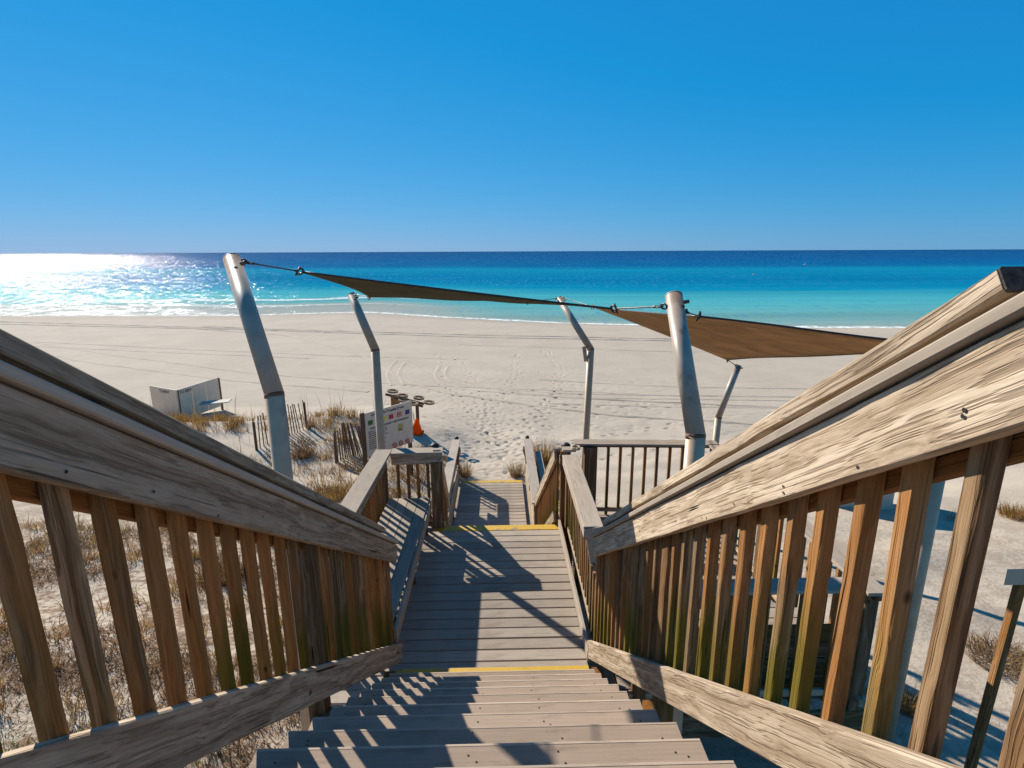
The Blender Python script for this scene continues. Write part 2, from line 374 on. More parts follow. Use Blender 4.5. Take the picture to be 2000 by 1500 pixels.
def sandmat():
    t = NT('white_quartz_sand'); co = t.objco(); x, y, z = t.sep(co)
    n1 = t.noise(co, .35, 4, .6); n2 = t.noise(co, 2.2, 6, .65); n3 = t.noise(co, 14., 5, .65); n4 = t.noise(co, 160., 3, .6)
    c = t.mix(t.mrange(n1, .3, .7), (.415, .37, .312), (.46, .412, .35))
    c = t.mix(t.mrange(n2, .4, .75, 0., .25), c, (.33, .29, .248))
    c = t.mix(t.mrange(n4, .55, .75, 0., .25), c, (.25, .215, .18))
    # wet sand where the swash reaches, drier upwards
    wet = t.mrange(t.math('ADD', z, t.math('MULTIPLY', n1, .04)), -6.985, -6.9, 1., 0.)
    c = t.mix(t.math('MULTIPLY', wet, .45), c, (.27, .24, .21))
    # litter and dry roots among the dune plants near the stairs
    dune = t.math('MULTIPLY', t.mrange(y, 13., 7., 0., 1.), t.mrange(t.math('ABSOLUTE', t.math('ADD', x, 0.)), 1., 3., .5, 1.))
    lit = t.math('MULTIPLY', t.mrange(t.math('ADD', t.math('MULTIPLY', n3, .45), t.math('MULTIPLY', n2, .6)), .47, .58), dune)
    c = t.mix(t.math('MULTIPLY', lit, t.mrange(x, -1., 1., .85, .3)), c, (.16, .095, .055))
    t.l(c, t.b.inputs['Base Color']); t.b.inputs['Roughness'].default_value = .95; t.b.inputs['Specular IOR Level'].default_value = .1
    h = t.math('ADD', t.math('MULTIPLY', n3, .6), t.math('ADD', t.math('MULTIPLY', n2, .55), t.math('MULTIPLY', n4, .06)))
    t.l(t.bump(h, .5, .045), t.b.inputs['Normal'])
    return t.m
MT['sand'] = sandmat()
ny, nx = XX.shape
V = np.stack([XX.ravel(), YY.ravel(), ZZ.ravel()], 1)
ii = (np.arange(ny-1)[:, None]*nx + np.arange(nx-1)[None]).ravel()
Q = np.stack([ii, ii+1, ii+nx+1, ii+nx], 1)
def npmesh(name, V, Q, mat, smooth=True):
    me = bpy.data.meshes.new(name); k = Q.shape[1]
    me.vertices.add(len(V)); me.vertices.foreach_set('co', V.astype(np.float32).ravel())
    me.loops.add(Q.size); me.loops.foreach_set('vertex_index', Q.astype(np.int32).ravel())
    me.polygons.add(len(Q)); me.polygons.foreach_set('loop_start', np.arange(0, Q.size, k, dtype=np.int32)); me.polygons.foreach_set('loop_total', np.full(len(Q), k, np.int32))
    if smooth: me.polygons.foreach_set('use_smooth', np.ones(len(Q), bool))
    me.update(calc_edges=True)
    if mat is not None: me.materials.append(mat)
    return me
beach = tag(link('beach_sand', npmesh('beach_sand', V, Q, MT['sand'])), 'white sand beach and dune with footprints running down to the sea', None, None, 'structure')

# tyre tracks: low ploughed ridges in the far, smooth part of the beach
def track(pts, wdt=.16, hgt=.05, gap=.0):
    P = np.array(pts, float); d = np.r_[0, np.cumsum(np.hypot(*np.diff(P, axis=0).T))]; n = max(8, int(d[-1]/.8))
    s = np.linspace(0, d[-1], n); x = np.interp(s, d, P[:, 0]); y = np.interp(s, d, P[:, 1])
    for _ in range(6): x[1:-1] = (x[:-2]+2*x[1:-1]+x[2:])/4; y[1:-1] = (y[:-2]+2*y[1:-1]+y[2:])/4
    dx, dy = np.gradient(x), np.gradient(y); L = np.hypot(dx, dy); nxv, nyv = -dy/L, dx/L
    VV = []
    off = [(-1, -.01), (-.45, .75), (-.1, 1.), (.2, .2), (.5, .55), (1, -.01)]
    for o, h in off:
        wv = wdt*(1+.25*np.sin(s*1.7+1)); px = x+nxv*o*wv+gap*nxv; py = y+nyv*o*wv+gap*nyv
        VV.append(np.stack([px, py, height(px, py)+.002+h*hgt*(1+.35*np.sin(s*2.3)+.2*rng.normal(size=n))], 1))
    V = np.concatenate(VV); m = len(off); F = []
    for a in range(m-1):
        i = np.arange(n-1)+a*n; F.append(np.stack([i, i+1, i+n+1, i+n], 1))
    return link('tyre_track', npmesh('tyre_track', V, np.concatenate(F), MT['sand']), beach)
TR = [[(-51.7, 58.4), (-23.2, 50.9), (1, 44.4), (12.8, 41.9), (30, 39.5)], [(-49.8, 56.2), (-22.9, 50), (1, 43), (12.5, 40.9), (30, 38.2)],
      [(-36, 43.3), (-20.4, 38.1), (-12, 35.5), (-2, 33.5)], [(-36, 41.3), (-20.4, 36.6), (-12, 34.2)], [(-36, 43), (-24.4, 35.7), (-13.2, 29.4), (-6, 26.5), (6, 23.5)], [(-36, 41), (-25.4, 33.7), (-13.4, 27.4), (-6, 24.6)],
      [(-30, 52), (-17.6, 45.9), (-8.3, 34.5), (-5, 27.5), (-2.5, 24), (2.5, 20.7), (9, 18.2)], [(-28, 53), (-16, 48.9), (-8.4, 37.2), (-3.2, 28.6), (.5, 23.9), (2.7, 22.9), (12, 20.4)],
      [(-5.6, 33), (-5.7, 29.5), (-4.6, 26)], [(-6.2, 33), (-6.3, 29.5), (-5.2, 26)], [(-2.9, 31), (-3.1, 28), (-1.8, 25.4), (3, 23.6), (14, 22.4)], [(-3.4, 31), (-3.6, 28), (-2.3, 25), (2.5, 23.0), (14, 21.6)],
      [(2, 21.9), (8, 20.9), (22, 19.6)], [(2, 27), (8, 24.9), (22, 23.6)], [(-3, 40), (10, 36), (30, 33)]]
for i, T in enumerate(TR): track(T, .17 if i < 2 else .12, .06 if i < 2 else .045 if i in (6, 7) else .028)

# ------------------------------------------------------------------ sea
def seamat():
    t = NT('clear_gulf_water'); t.W = (1., .97, .85); co = t.objco(); x, y, z = t.sep(co)
    sh = t.n('FloatCurve')
    fc = sh.mapping; cv = fc.curves[0]; xs = [(-100, 65.5), (-30, 63.5), (-17, 66.5), (1.3, 56.5), (20, 50.6), (36, 49.6), (100, 48)]
    cv.points[0].location = (0, .655); cv.points[1].location = (1, .48)
    for a, b in xs[1:-1]: cv.points.new((a+100)/200, b/100)
    for p in cv.points: p.handle_type = 'VECTOR'
    fc.update(); t.l(t.math('MULTIPLY_ADD', x, 1/200, .5, clamp=True), sh.inputs['Value'])
    s = t.math('MULTIPLY', sh.outputs[0], 100.)
    d = t.math('SUBTRACT', y, s)                       # metres off the waterline
    wob = t.math('ADD', t.math('MULTIPLY_ADD', t.noise(t.comb(t.math('MULTIPLY', x, .02), t.math('MULTIPLY', y, .05), 0.), 1, 3), 30., -15.), 0.)
    dy = t.math('ADD', d, t.math('MULTIPLY', wob, t.mrange(d, 5, 80, .15, 1.)))
    lg = t.math('DIVIDE', t.math('LOGARITHM', t.math('MAXIMUM', t.math('ADD', dy, 8.), 1.), 10.), 4.0)   # log10(d+8)/4
    def P(m): return math.log10(m+8)/4
    c = t.ramp(lg, [(P(-2), (.34, .33, .30)), (P(5), (.17, .31, .31)), (P(22), (.075, .33, .37)), (P(40), (.04, .30, .375)), (P(52), (.002, .20, .34)), (P(85), (.001, .145, .30)),
                    (P(135), (.0015, .175, .315)), (P(165), (.002, .195, .33)), (P(215), (.001, .10, .25)), (P(480), (.0005, .066, .205)), (P(2500), (.0005, .05, .165))])
    swl = t.noise(t.comb(t.math('MULTIPLY', x, .012), t.math('MULTIPLY', y, .16), 7.), 1, 4, .65); sw2 = t.noise(t.comb(t.math('MULTIPLY', x, .25), t.math('MULTIPLY', y, 1.1), 2.), 1, 3, .6)
    hv = t.n('HueSaturation'); t.l(c, hv.inputs['Color']); t.l(t.math('ADD', t.math('MULTIPLY_ADD', swl, .7, .55), t.math('MULTIPLY', sw2, .2)), hv.inputs['Value']); c = hv.outputs[0]
    c = t.mix(t.math('MULTIPLY', t.mrange(d, 10., 19., .85, 0.), t.mrange(x, 2., -14., 0., 1.)), c, (.33, .33, .31))
    # foam
    nz = t.noise(t.comb(t.math('MULTIPLY', x, .10), t.math('MULTIPLY', y, .10), 0.), 1, 4, .6)
    nf = t.noise(t.comb(t.math('MULTIPLY', x, 1.3), t.math('MULTIPLY', y, 1.3), 0.), 1, 4, .7)
    left = t.mrange(x, -6., -26., 0., 1.)
    def band(c0, wd, th):
        q = t.math('ABSOLUTE', t.math('SUBTRACT', t.math('ADD', d, t.math('MULTIPLY_ADD', nz, 5., -2.5)), c0))
        return t.math('MULTIPLY', t.mrange(q, 0., wd, 1., 0.), t.mrange(nf, th, th+.15))
    foam = t.math('ADD', t.math('MULTIPLY', t.math('ADD', band(21., 1.6, .35), band(11., 1.8, .42)), left), band(.6, 1.1, .38), clamp=True)
    c = t.mix(foam, c, (.8, .8, .79))
    t.l(c, t.b.inputs['Base Color'])
    t.l(t.mrange(foam, 0., 1., .13, .8), t.b.inputs['Roughness']); t.b.inputs['Specular IOR Level'].default_value = 0.
    w1 = t.noise(t.comb(t.math('MULTIPLY', x, .55), t.math('MULTIPLY', y, 1.0), 0.), 1, 5, .62)
    w2 = t.noise(t.comb(t.math('MULTIPLY', x, .10), t.math('MULTIPLY', y, .22), 0.), 1, 3, .55)
    w3 = t.noise(t.comb(t.math('MULTIPLY', x, .02), t.math('MULTIPLY', y, .04), 0.), 1, 3, .55)
    h = t.math('ADD', t.math('ADD', t.math('MULTIPLY', w1, .45), t.math('MULTIPLY', w2, 1.6)), t.math('MULTIPLY', w3, 4.))
    bn_ = t.bump(h, 1., .75)
    gl = t.n('BsdfGlossy'); gl.inputs['Color'].default_value = (1, 1, 1, 1); gl.inputs['Roughness'].default_value = .15; t.l(bn_, gl.inputs['Normal'])
    mx = t.n('MixShader'); sp1 = t.noise(t.comb(t.math('MULTIPLY', x, 1.9), t.math('MULTIPLY', y, .26), 0.), 1, 2, .6); sp2 = t.noise(t.comb(t.math('MULTIPLY', x, .05), t.math('MULTIPLY', y, .035), 3.), 1, 3, .6)
    spk = t.math('MULTIPLY', t.mrange(sp1, .54, .68), t.mrange(sp2, .3, .65, .25, 1.))
    t.l(t.math('MULTIPLY', t.math('MULTIPLY', t.math('MULTIPLY_ADD', spk, .8, .02), t.mrange(y, 80., 600., .75, 2.0)), t.mrange(foam, 0., 1., 1., .1)), mx.inputs[0]); t.l(t.b.outputs[0], mx.inputs[1]); t.l(gl.outputs[0], mx.inputs[2]); t.l(mx.outputs[0], t.out.inputs[0])
    return t.m
SX = axis(-60, 60, 2.0, -16000, 16000, 1.3, 3000); SY = np.concatenate([np.arange(40, 130, .6), axis(130, 131, 1., 130, 30000, 1.25, 4000)])
X2, Y2 = np.meshgrid(SX, np.unique(SY)); D2 = Y2-shore(X2)
lf = sstep(-4, -24, X2)
Z2 = -7.0 + 0*X2
for c0, amp, wd in ((21., .32, 1.6), (11., .2, 1.3), (33., .12, 2.5)):
    q = D2 + 2.*N6(X2*.25, Y2*0+c0) - c0
    Z2 += amp*np.exp(-(q/wd)**2)*(.25+.75*lf)*(.75+.25*N2(X2*.2, Y2*0+c0))
ny, nx = X2.shape; ii = (np.arange(ny-1)[:, None]*nx + np.arange(nx-1)[None]).ravel()
tag(link('sea', npmesh('sea', np.stack([X2.ravel(), Y2.ravel(), Z2.ravel()], 1), np.stack([ii, ii+1, ii+nx+1, ii+nx], 1), seamat())), 'clear turquoise sea turning deep blue towards the horizon', None, None, 'structure')

# ------------------------------------------------------------------ decks and stairs
ZL, ZB = -3.604, -5.28
RISE, RUN, Y0, Z0 = .186, .259, 3.981, -3.418
def posts_under(t, pts, ztop, mat=None, s=.14):
    for x, y in pts:
        zb = hz(x, y)-.35
        if ztop-zb > .15: board('support_post', (x, y, ztop), (x, y, zb), s, s, MT['post'], t, up=(0, 1, 0))
# upper stair
st = thing('staircase', (0, 3.9, ZL), 'grey-brown composite stair running down from the camera to the first landing', 'staircase')
for k in range(0, 17):
    y = Y0-RUN*k; z = Z0+RISE*k
    x1 = .724 + rng.uniform(-.006, .006)
    tr = board('tread', (-.888, y-.138, z-.014), (x1, y-.138, z-.014), .276, .028, MT['tread'], st, ch=.0095)
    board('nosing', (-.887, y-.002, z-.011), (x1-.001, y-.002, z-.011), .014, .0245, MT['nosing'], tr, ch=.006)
    if k == 0: board('yellow_edge', (-.886, y-.055, z+.0025), (x1-.002, y-.055, z+.0025), .105, .003, MT['yel'], tr, ch=.0005)
    board('riser', (-.87, y-.262, z+.065), (.71, y-.262, z+.065), .018, .13, MT['tread'], st) if k < 0 else None
    if 2 <= k <= 12:
        for sx in (-.80, -.12, .20, .62):
            for dx, dyy in ((0, -.045), (.022, -.075)):
                if rng.random() < .85:
                    p = Vector((sx+dx+rng.normal(0, .012), y+dyy+rng.normal(0, .01), z+.0012))
                    key = 'screwdisc'
                    if key not in CACHE: CACHE[key] = mesh('screw', [(.0042*math.cos(a*math.pi/4), .0042*math.sin(a*math.pi/4), 0) for a in range(8)], [tuple(range(8))], MT['screw'])
                    link('screw', CACHE[key], tr, Matrix.Translation(p))
for x in (-.84, -.1, .66):
    board('stringer', (x, Y0+.05, Z0-.26), (x, -.35, Z0-.26+(Y0+.40)*RISE/RUN), .04, .25, MT['orange'], st)
for x in (-.95, .80):
    for y in (.9, 2.45, 3.95):
        z = Z0+(Y0-y)*RISE/RUN
        board('support_post', (x, y, z-.05), (x, y, hz(x, y)-.3), .09, .09, MT['orange'], st, up=(0, 1, 0))
# landing
ld = thing('landing_deck', (-.4, 5.4, ZL-.2), 'square wooden landing of grey decking boards with a yellow far edge', 'deck')
n = 0; y = 6.83-.07
while y > 3.75:
    edge = n == 0
    mt = MT['yel'] if edge else MT['comp']
    x0 = -.90 if edge else -1.66
    board('plank', (x0, y, ZL-.0125), (.762, y, ZL-.0125+(.003 if rng.random() < .2 else 0)), .137, .025, mt, ld)
    if edge: board('plank', (-1.66, y, ZL-.0125), (-.905, y, ZL-.0125), .137, .025, MT['comp'], ld)
    y -= .1505; n += 1
for x in (-1.6, -.9, -.1, .74): board('joist', (x, 3.8, ZL-.14), (x, 6.80, ZL-.14), .04, .22, MT['post'], ld)
board('rim_board', (-1.66, 6.80, ZL-.145), (.762, 6.80, ZL-.145), .038, .225, MT['post'], ld)
posts_under(ld, [(-1.5, 4.1), (-1.5, 6.6), (.7, 4.2), (.7, 6.6)], ZL-.03)
# middle flight, mostly hidden below the landing edge
mf = thing('staircase', (-.15, 8., ZB), 'short hidden stair between the landing and the lower boardwalk', 'staircase')
for k in range(8):
    y = 6.85+.28*k; z = ZL-.186*(k+1)
    board('tread', (-.86, y+.14, z-.014), (.62, y+.14, z-.014), .28, .028, MT['tread'], mf)
for x in (-.83, .58): board('stringer', (x, 6.83, ZL-.25), (x, 9.0, ZB-.05), .04, .24, MT['post'], mf)
# boardwalk
bw = thing('boardwalk', (-.2, 10.6, ZB-.15), 'narrow lower boardwalk of grey planks ending in a yellow edge at the sand', 'boardwalk')
y = 12.22-.075; n = 0
while y > 8.9:
    board('plank', (-.935, y, ZB-.0125), (.505, y, ZB-.0125), .134, .025, MT['yel'] if n == 0 else MT['comp'], bw); y -= .149; n += 1
for x in (-.9, .47): board('joist', (x, 8.9, ZB-.11), (x, 12.18, ZB-.11), .04, .17, MT['post'], bw)
board('rim_board', (-.935, 12.2, ZB-.11), (.505, 12.2, ZB-.11), .038, .17, MT['post'], bw)
# platform on the right
pf = thing('platform_deck', (2., 5.5, ZL-.2), 'grey plank viewing platform on the right behind the stair railing', 'deck')
y = 7.15
while y > 3.7:
    board('plank', (.99, y, ZL-.0125), (2.95, y, ZL-.0125), .141, .025, MT['comp'], pf); y -= .1505
for x in (1.05, 2., 2.9): board('joist', (x, 3.7, ZL-.14), (x, 7.18, ZL-.14), .04, .22, MT['post'], pf)
board('rim_board', (.99, 3.68, ZL-.145), (2.95, 3.68, ZL-.145), .038, .225, MT['post'], pf)
posts_under(pf, [(1.1, 3.85), (2.85, 3.85), (1.1, 7.05), (2.85, 7.05)], ZL-.03)

# ------------------------------------------------------------------ railings
def stair_rail(side, label, fb, fs, fh, bb, bs, bh, xi, y0, y1, yb1, hr0, hr1, phase, post_ys):
    """side +1 right, -1 left; xi inner face; fb/fs: z and slope of the fascia's lower edge"""
    t = thing('stair_railing', (xi, yb1, ZL), label, 'railing')
    s = side; zf = lambda y: fb[1]+fs*(y-fb[0]); zb = lambda y: bb[1]+bs*(y-bb[0])
    cf = math.cos(math.atan(fs)); cb = math.cos(math.atan(bs)); up = (0, -fs*cf, cf)
    def along(name, xa, xb, ya, yb, za, thick, mat, seg=1, rough=0, seed=0):
        x = s*(xa+xb)/2; return board(name, (x, ya, za(ya)), (x, yb, za(yb)), abs(xb-xa), thick, mat, t, seg=seg, rough=rough, seed=seed)
    X = abs(xi)
    along('top_rail', X, X+.038, y0, y1, lambda y: zf(y)+fh/2, fh*cf, MT['rail'], 40, .0022, 1+s)
    along('outer_rail', X+.078, X+.116, y0, y1+.02, lambda y: zf(y)+fh/2-.035, fh*cf, MT['bal'], 1)
    along('cap_board', X-.016, X+.128, y0, y1+.02, lambda y: zf(y)+fh+.022, .026, MT['cap'])
    along('handrail', X+.012, X+.104, hr0, hr1, lambda y: zf(y)+fh+.035+.058, .042, MT['rail'], 40, .0028, 5+s)
    if hr0 > 0: board('end_grain', (s*(X+.058), hr0-.004, zf(hr0)+fh+.093+.0026), (s*(X+.058), hr0+.001, zf(hr0)+fh+.093-.0007), .093, .0425, MT['endgrain'], t)
    for yy in np.arange(hr0+.25, hr1, .72): board('handrail_block', (s*(X+.045), yy, zf(yy)+fh+.055), (s*(X+.085), yy, zf(yy)+fh+.055), .05, .042, MT['dark'], t, up=up)
    along('bottom_rail', X, X+.038, y0, yb1, lambda y: zb(y)+bh/2, bh*cb, MT['rail'], 40, .0026, 9+s)
    y = phase; k = 0
    while y > y0: y -= .1315
    y += .1315
    while y < yb1-.02:
        if not any(abs(y-py) < .07 for py in post_ys):
            lean = rng.normal(0, .004); lx = rng.normal(0, .002)
            zt = zf(y)+fh-.005; zl = zb(y)+.02
            sd = int(rng.integers(0, 6))
            p1 = Vector((s*(X+.0575)+lx, y+lean, zt)); p0 = Vector((s*(X+.0575), y-lean, zl))
            L = round((p1-p0).length, 2); d = (p0-p1).normalized(); p0 = p1+d*L
            board('baluster', p1, p0, .0395, .0375, MT['bal'], t, up=(s, 0, 0), seg=9, rough=.0022, seed=sd)
        y += .1315; k += 1
    for py in post_ys:
        board('post', (s*(X+.083), py, zf(py)+fh+.0), (s*(X+.083), py, hz(s*(X+.08), py)-.3 if False else zb(py)-.35), .089, .089, MT['post'], t, up=(s, 0, 0), seg=10, rough=.003, seed=3)
    for yy in np.arange(y0+.5, y1, .263):     # screw heads
        for q in range(2):
            if rng.random() < .7:
                m = Matrix.Translation((xi-s*.0018, yy+rng.normal(0, .03), zf(yy)+rng.uniform(.02, .06))) @ Matrix.Rotation(math.pi/2, 4, 'Y')
                link('screw', CACHE['screwdisc'], t, m)
    return t
stair_rail(1, 'sunlit right hand weathered wooden stair railing with thick handrail and square balusters', (.74, -.243), -.661, .170, (1.3, -1.443), -.719, .183, .755, -.45, 4.10, 4.2, .84, 3.8, .85, [.66, 2.41])
stair_rail(-1, 'shaded left hand weathered wooden stair railing above the dune plants', (.95, -.376), -.669, .176, (1.37, -1.47), -.728, .196, -.895, -.45, 4.28, 4.28, -.45, 3.95, 1.115, [.55, 2.49])

def level_rail(t, p0, p1, zd, htop, capw=.165, fascia=None, inner=(1, 0), gap=.132, posts=(), base=False, capmat=None, bal_off=0., fh=.14, overhang=(0, 0), bottom=.09, capname='cap_board'):
    """straight level railing between p0 and p1 (x, y); inner = unit vector to the walking side"""
    a = Vector((p0[0], p0[1], 0)); b = Vector((p1[0], p1[1], 0)); d = (b-a); L = d.length; d /= L; inn = Vector((inner[0], inner[1], 0))
    zt = zd+htop; capmat = capmat or MT['cap']
    board(capname, a-d*overhang[0]+Vector((0, 0, zt-.014)), b+d*overhang[1]+Vector((0, 0, zt-.014)), capw, .028, capmat, t)
    if fascia:
        for o in ([.046] if fascia == 'in' else [.046, -.046] if fascia == 'both' else [-.046]):
            board('top_rail', a+inn*o+Vector((0, 0, zt-.031-fh/2)), b+inn*o+Vector((0, 0, zt-.031-fh/2)), .036, fh, MT['rail'], t, seg=12, rough=.0015, seed=2)
    else:
        board('top_rail', a+Vector((0, 0, zt-.031-.02)), b+Vector((0, 0, zt-.031-.02)), .06, .04, MT['post'], t)
    board('bottom_rail', a+inn*(.04 if base else 0)+Vector((0, 0, zd+(fh*.5+.006 if base else bottom))), b+inn*(.04 if base else 0)+Vector((0, 0, zd+(fh*.5+.006 if base else bottom))), .036, fh if base else .06, MT['rail'], t, seg=8, rough=.0015, seed=4)
    n = max(1, int(L/gap)); 
    for i in range(n):
        q = a+d*(gap*(i+.5)+bal_off)
        if (q-a).length > L-.03: continue
        if any((q-Vector((px, py, 0))).length < .075 for px, py in posts): continue
        lean = rng.normal(0, .003)
        q = q - inn*.004
        board('baluster', (q.x+lean, q.y+lean, zt-.034), (q.x, q.y, zd+.012), .038, .036, MT['bal'], t, up=(inn.x, inn.y, 0))
    for px, py in posts:
        zb = hz(px, py)-.3
        board('post', (px, py, zt-.030), (px, py, min(zb, zd-.3)), .1, .1, MT['post'], t, up=(0, 1, 0))
# L-shaped railing behind the bench and across the far end of the landing
lr = thing('landing_railing', (-1.5, 6.7, ZL), 'L-shaped wooden railing with wide pale cap wrapping the bench corner of the landing', 'railing')
level_rail(lr, (-1.56, 4.3), (-1.53, 6.72), ZL, 1.084, .215, 'both', (1, 0), posts=[(-1.56, 4.35), (-1.535, 6.76)], overhang=(0, .16))
level_rail(lr, (-1.42, 6.83), (-.76, 6.86), ZL, 1.080, .2, 'in', (0, -1), posts=[(-.84, 6.85)], capname='cap_board')
board('post_face', (-.84, 6.79, ZL+.93), (-.84, 6.79, ZL+.0), .15, .03, MT['post'], lr, up=(0, 1, 0))
dome('post_top', (-.88, 7.0, -2.53), .062, MT['dark'], lr); board('post', (-.88, 7.0, -2.53), (-.88, 7.0, hz(-.88, 7.)-.3), .12, .12, MT['post'], lr, up=(0, 1, 0))
# right-hand railing of the landing
rr = thing('landing_railing', (.86, 5.7, ZL), 'straight landing railing on the right with wide sunlit cap and close brown balusters', 'railing')
level_rail(rr, (.868, 4.72), (.878, 6.6), ZL, 1.084, .19, None, (-1, 0), posts=[(.885, 6.6)], gap=.13)
board('top_rail', (.792, 4.72, -2.52-.031-.045), (.80, 6.58, -2.52-.031-.045), .03, .09, MT['cap'], rr)
board('base_board', (.778, 4.24, ZL+.066), (.775, 6.72, ZL+.066), .032, .12, MT['cap'], rr)
for yy in np.arange(4.30, 4.72, .13): board('baluster', (.865, yy, -2.9), (.865, yy, ZL+.012), .038, .036, MT['bal'], rr, up=(1, 0, 0))
g0 = [aty(*p, 4.705) for p in ((1141.5, 1034), (1176, 1029), (1180, 1090), (1158, 1130))]
Vg = [tuple(p) for p in g0] + [(p.x, p.y+.03, p.z) for p in g0]
link('end_board', mesh('end_board', Vg, [(0, 1, 2, 3), (7, 6, 5, 4), (0, 4, 5, 1), (1, 5, 6, 2), (2, 6, 7, 3), (3, 7, 4, 0)], MT['cap']), rr)
board('cap_board', (.80, 6.75, -2.50), (.97, 6.75, -2.50), .14, .03, MT['cap'], rr)
board('post', (.83, 6.76, -2.52), (.83, 6.76, hz(.83, 6.8)-.3), .1, .1, MT['post'], rr, up=(0, 1, 0))
dome('post_top', (.87, 6.93, -2.52), .062, MT['dark'], rr); board('post', (.87, 6.93, -2.52), (.87, 6.93, hz(.87, 6.9)-.3), .12, .12, MT['post'], rr, up=(0, 1, 0))
# railings of the middle flight
def flight_rail(x0, x1, label, s):
    t = thing('flight_railing', (x0, 7.8, ZL-.9), label, 'railing')
    ya, yb, za, zb = 6.80, 8.95, -2.53, ZB+1.04
    board('top_rail', (x0, ya, za-.07), (x1, yb, zb-.07), .036, .135, MT['rail'], t, seg=10, rough=.002, seed=5)
    board('cap_board', (x0+s*.03, ya, za+.01), (x1+s*.03, yb, zb+.01), .10, .028, MT['cap'], t)
    board('bottom_rail', (x0, ya, ZL+.14), (x1, yb, ZB+.16), .036, .135, MT['rail'], t, seg=10, rough=.002, seed=6)
    for i in range(17):
        f = (i+.5)/17; x = x0+(x1-x0)*f+s*.038; y = ya+(yb-ya)*f
        board('baluster', (x, y, za+(zb-za)*f-.01), (x, y, ZL+.05+(ZB-ZL)*f), .038, .036, MT['bal'], t, up=(s, 0, 0))
    return t
flight_rail(.72, .60, 'short sloping railing on the right below the landing, lit brown balusters', 1)
flight_rail(-.80, -.915, 'short sloping railing on the left below the landing beside the dark post', -1)
# boardwalk railings
for s, xc, lab in ((-1, -1.035, 'left railing of the lower boardwalk with flat pale cap'), (1, .635, 'right railing of the lower boardwalk with flat pale cap')):
    t = thing('boardwalk_railing', (xc, 10.6, ZB), lab, 'railing')
    level_rail(t, (xc-s*.0, 8.9), (xc, 12.3), ZB, 1.0, .185, 'in', (-s, 0), posts=[(xc, 8.95), (xc, 10.6), (xc, 12.2)], base=True, gap=9.)
    for zz in (.235, .405): board('side_rail', (xc-s*.04, 8.95, ZB+zz), (xc-s*.04, 12.05, ZB+zz), .03, .15, MT['rail'], t)
    board('side_rail', (xc-s*.04, 8.95, ZB+.73), (xc-s*.04, 11.4, ZB+.73), .03, .17, MT['rail'], t)
    for yy in (11.75, 11.9, 12.05): board('baluster', (xc, yy, ZB+.83), (xc, yy, ZB+.14), .038, .036, MT['bal'], t, up=(1, 0, 0))
    board('end_brace', (xc-s*.1, 12.0, ZB+.86), (xc-s*.02, 12.45, ZB+.5), .04, .12, MT['rail'], t)
    dome('post_top', (xc, 12.42, ZB+1.0), .045, MT['dark'], t); board('post', (xc, 12.42, ZB+1.0), (xc, 12.42, hz(xc, 12.42)-.3), .09, .09, MT['post'], t, up=(0, 1, 0))
    if s > 0: board('ledge_board', (.86, 9.9, -4.46), (.86, 11.9, -4.46), .13, .03, MT['cap'], t); board('ledge_post', (.86, 10.2, -4.48), (.86, 10.2, hz(.86, 10.2)-.2), .08, .08, MT['post'], t, up=(0, 1, 0)); board('ledge_post', (.86, 11.7, -4.48), (.86, 11.7, hz(.86, 11.7)-.2), .08, .08, MT['post'], t, up=(0, 1, 0))
# platform railing, U-shaped
pr = thing('platform_railing', (2., 7.1, ZL), 'railing of slim dark balusters with grey cap around the right hand platform', 'railing')
level_rail(pr, (1.05, 7.1), (2.82, 7.0), ZL, 1.084, .2, None, (0, -1), posts=[(1.18, 7.08)], gap=.167, overhang=(.05, .1))
board('post', (1.2, 7.0, -2.56), (1.2, 7.0, ZL+.0), .15, .10, MT['post'], pr, up=(0, 1, 0))
level_rail(pr, (2.85, 3.62), (2.86, 6.93), ZL, 1.084, .17, None, (-1, 0), posts=[(2.85, 3.72), (2.86, 5.4), (2.86, 6.9)], gap=.14)
level_rail(pr, (1.02, 3.75), (2.76, 3.75), ZL, 1.084, .18, None, (0, 1), posts=[(1.1, 3.76)], gap=.14)

pb = thing('bench', (1.9, 4.0, ZL), 'brown panelled bench back along the near side of the right platform', 'bench')
for i in range(4): board('back_board', (1.12, 3.87, -3.05-.155*i), (2.7, 3.87, -3.05-.155*i), .03, .148, MT['post'], pb)
for i in range(3): board('seat_board', (1.12, 3.96+.145*i, -3.15), (2.7, 3.96+.145*i, -3.15), .138, .028, MT['cap'], pb)
for x in (1.2, 1.9, 2.6): board('leg', (x, 4.2, -3.17), (x, 4.2, ZL+.001), .06, .09, MT['post'], pb, up=(0, 1, 0)); board('leg', (x, 3.92, -3.0), (x, 3.92, ZL+.001), .05, .05, MT['post'], pb, up=(0, 1, 0))
# bench
bn = thing('bench', (-1.25, 5.5, ZL), 'grey slatted bench built along the left railing of the landing', 'bench')
zs = -3.15
for i in range(4): board('seat_board', (-1.495+.1345*(i+.5), 4.15, zs-.0125), (-1.475+.1345*(i+.5), 6.74, zs-.0125), .1295, .025, MT['cap'], bn)
board('front_board', (-.925, 4.15, zs-.085), (-.93, 6.74, zs-.085), .03, .14, MT['cap'], bn)
for y in (4.4, 5.5, 6.6):
    board('leg', (-1.0, y, zs-.03), (-1.0, y, ZL+.001), .08, .04, MT['post'], bn, up=(0, 1, 0)); board('brace', (-1.45, y, zs-.07), (-.96, y, zs-.07), .04, .09, MT['post'], bn)

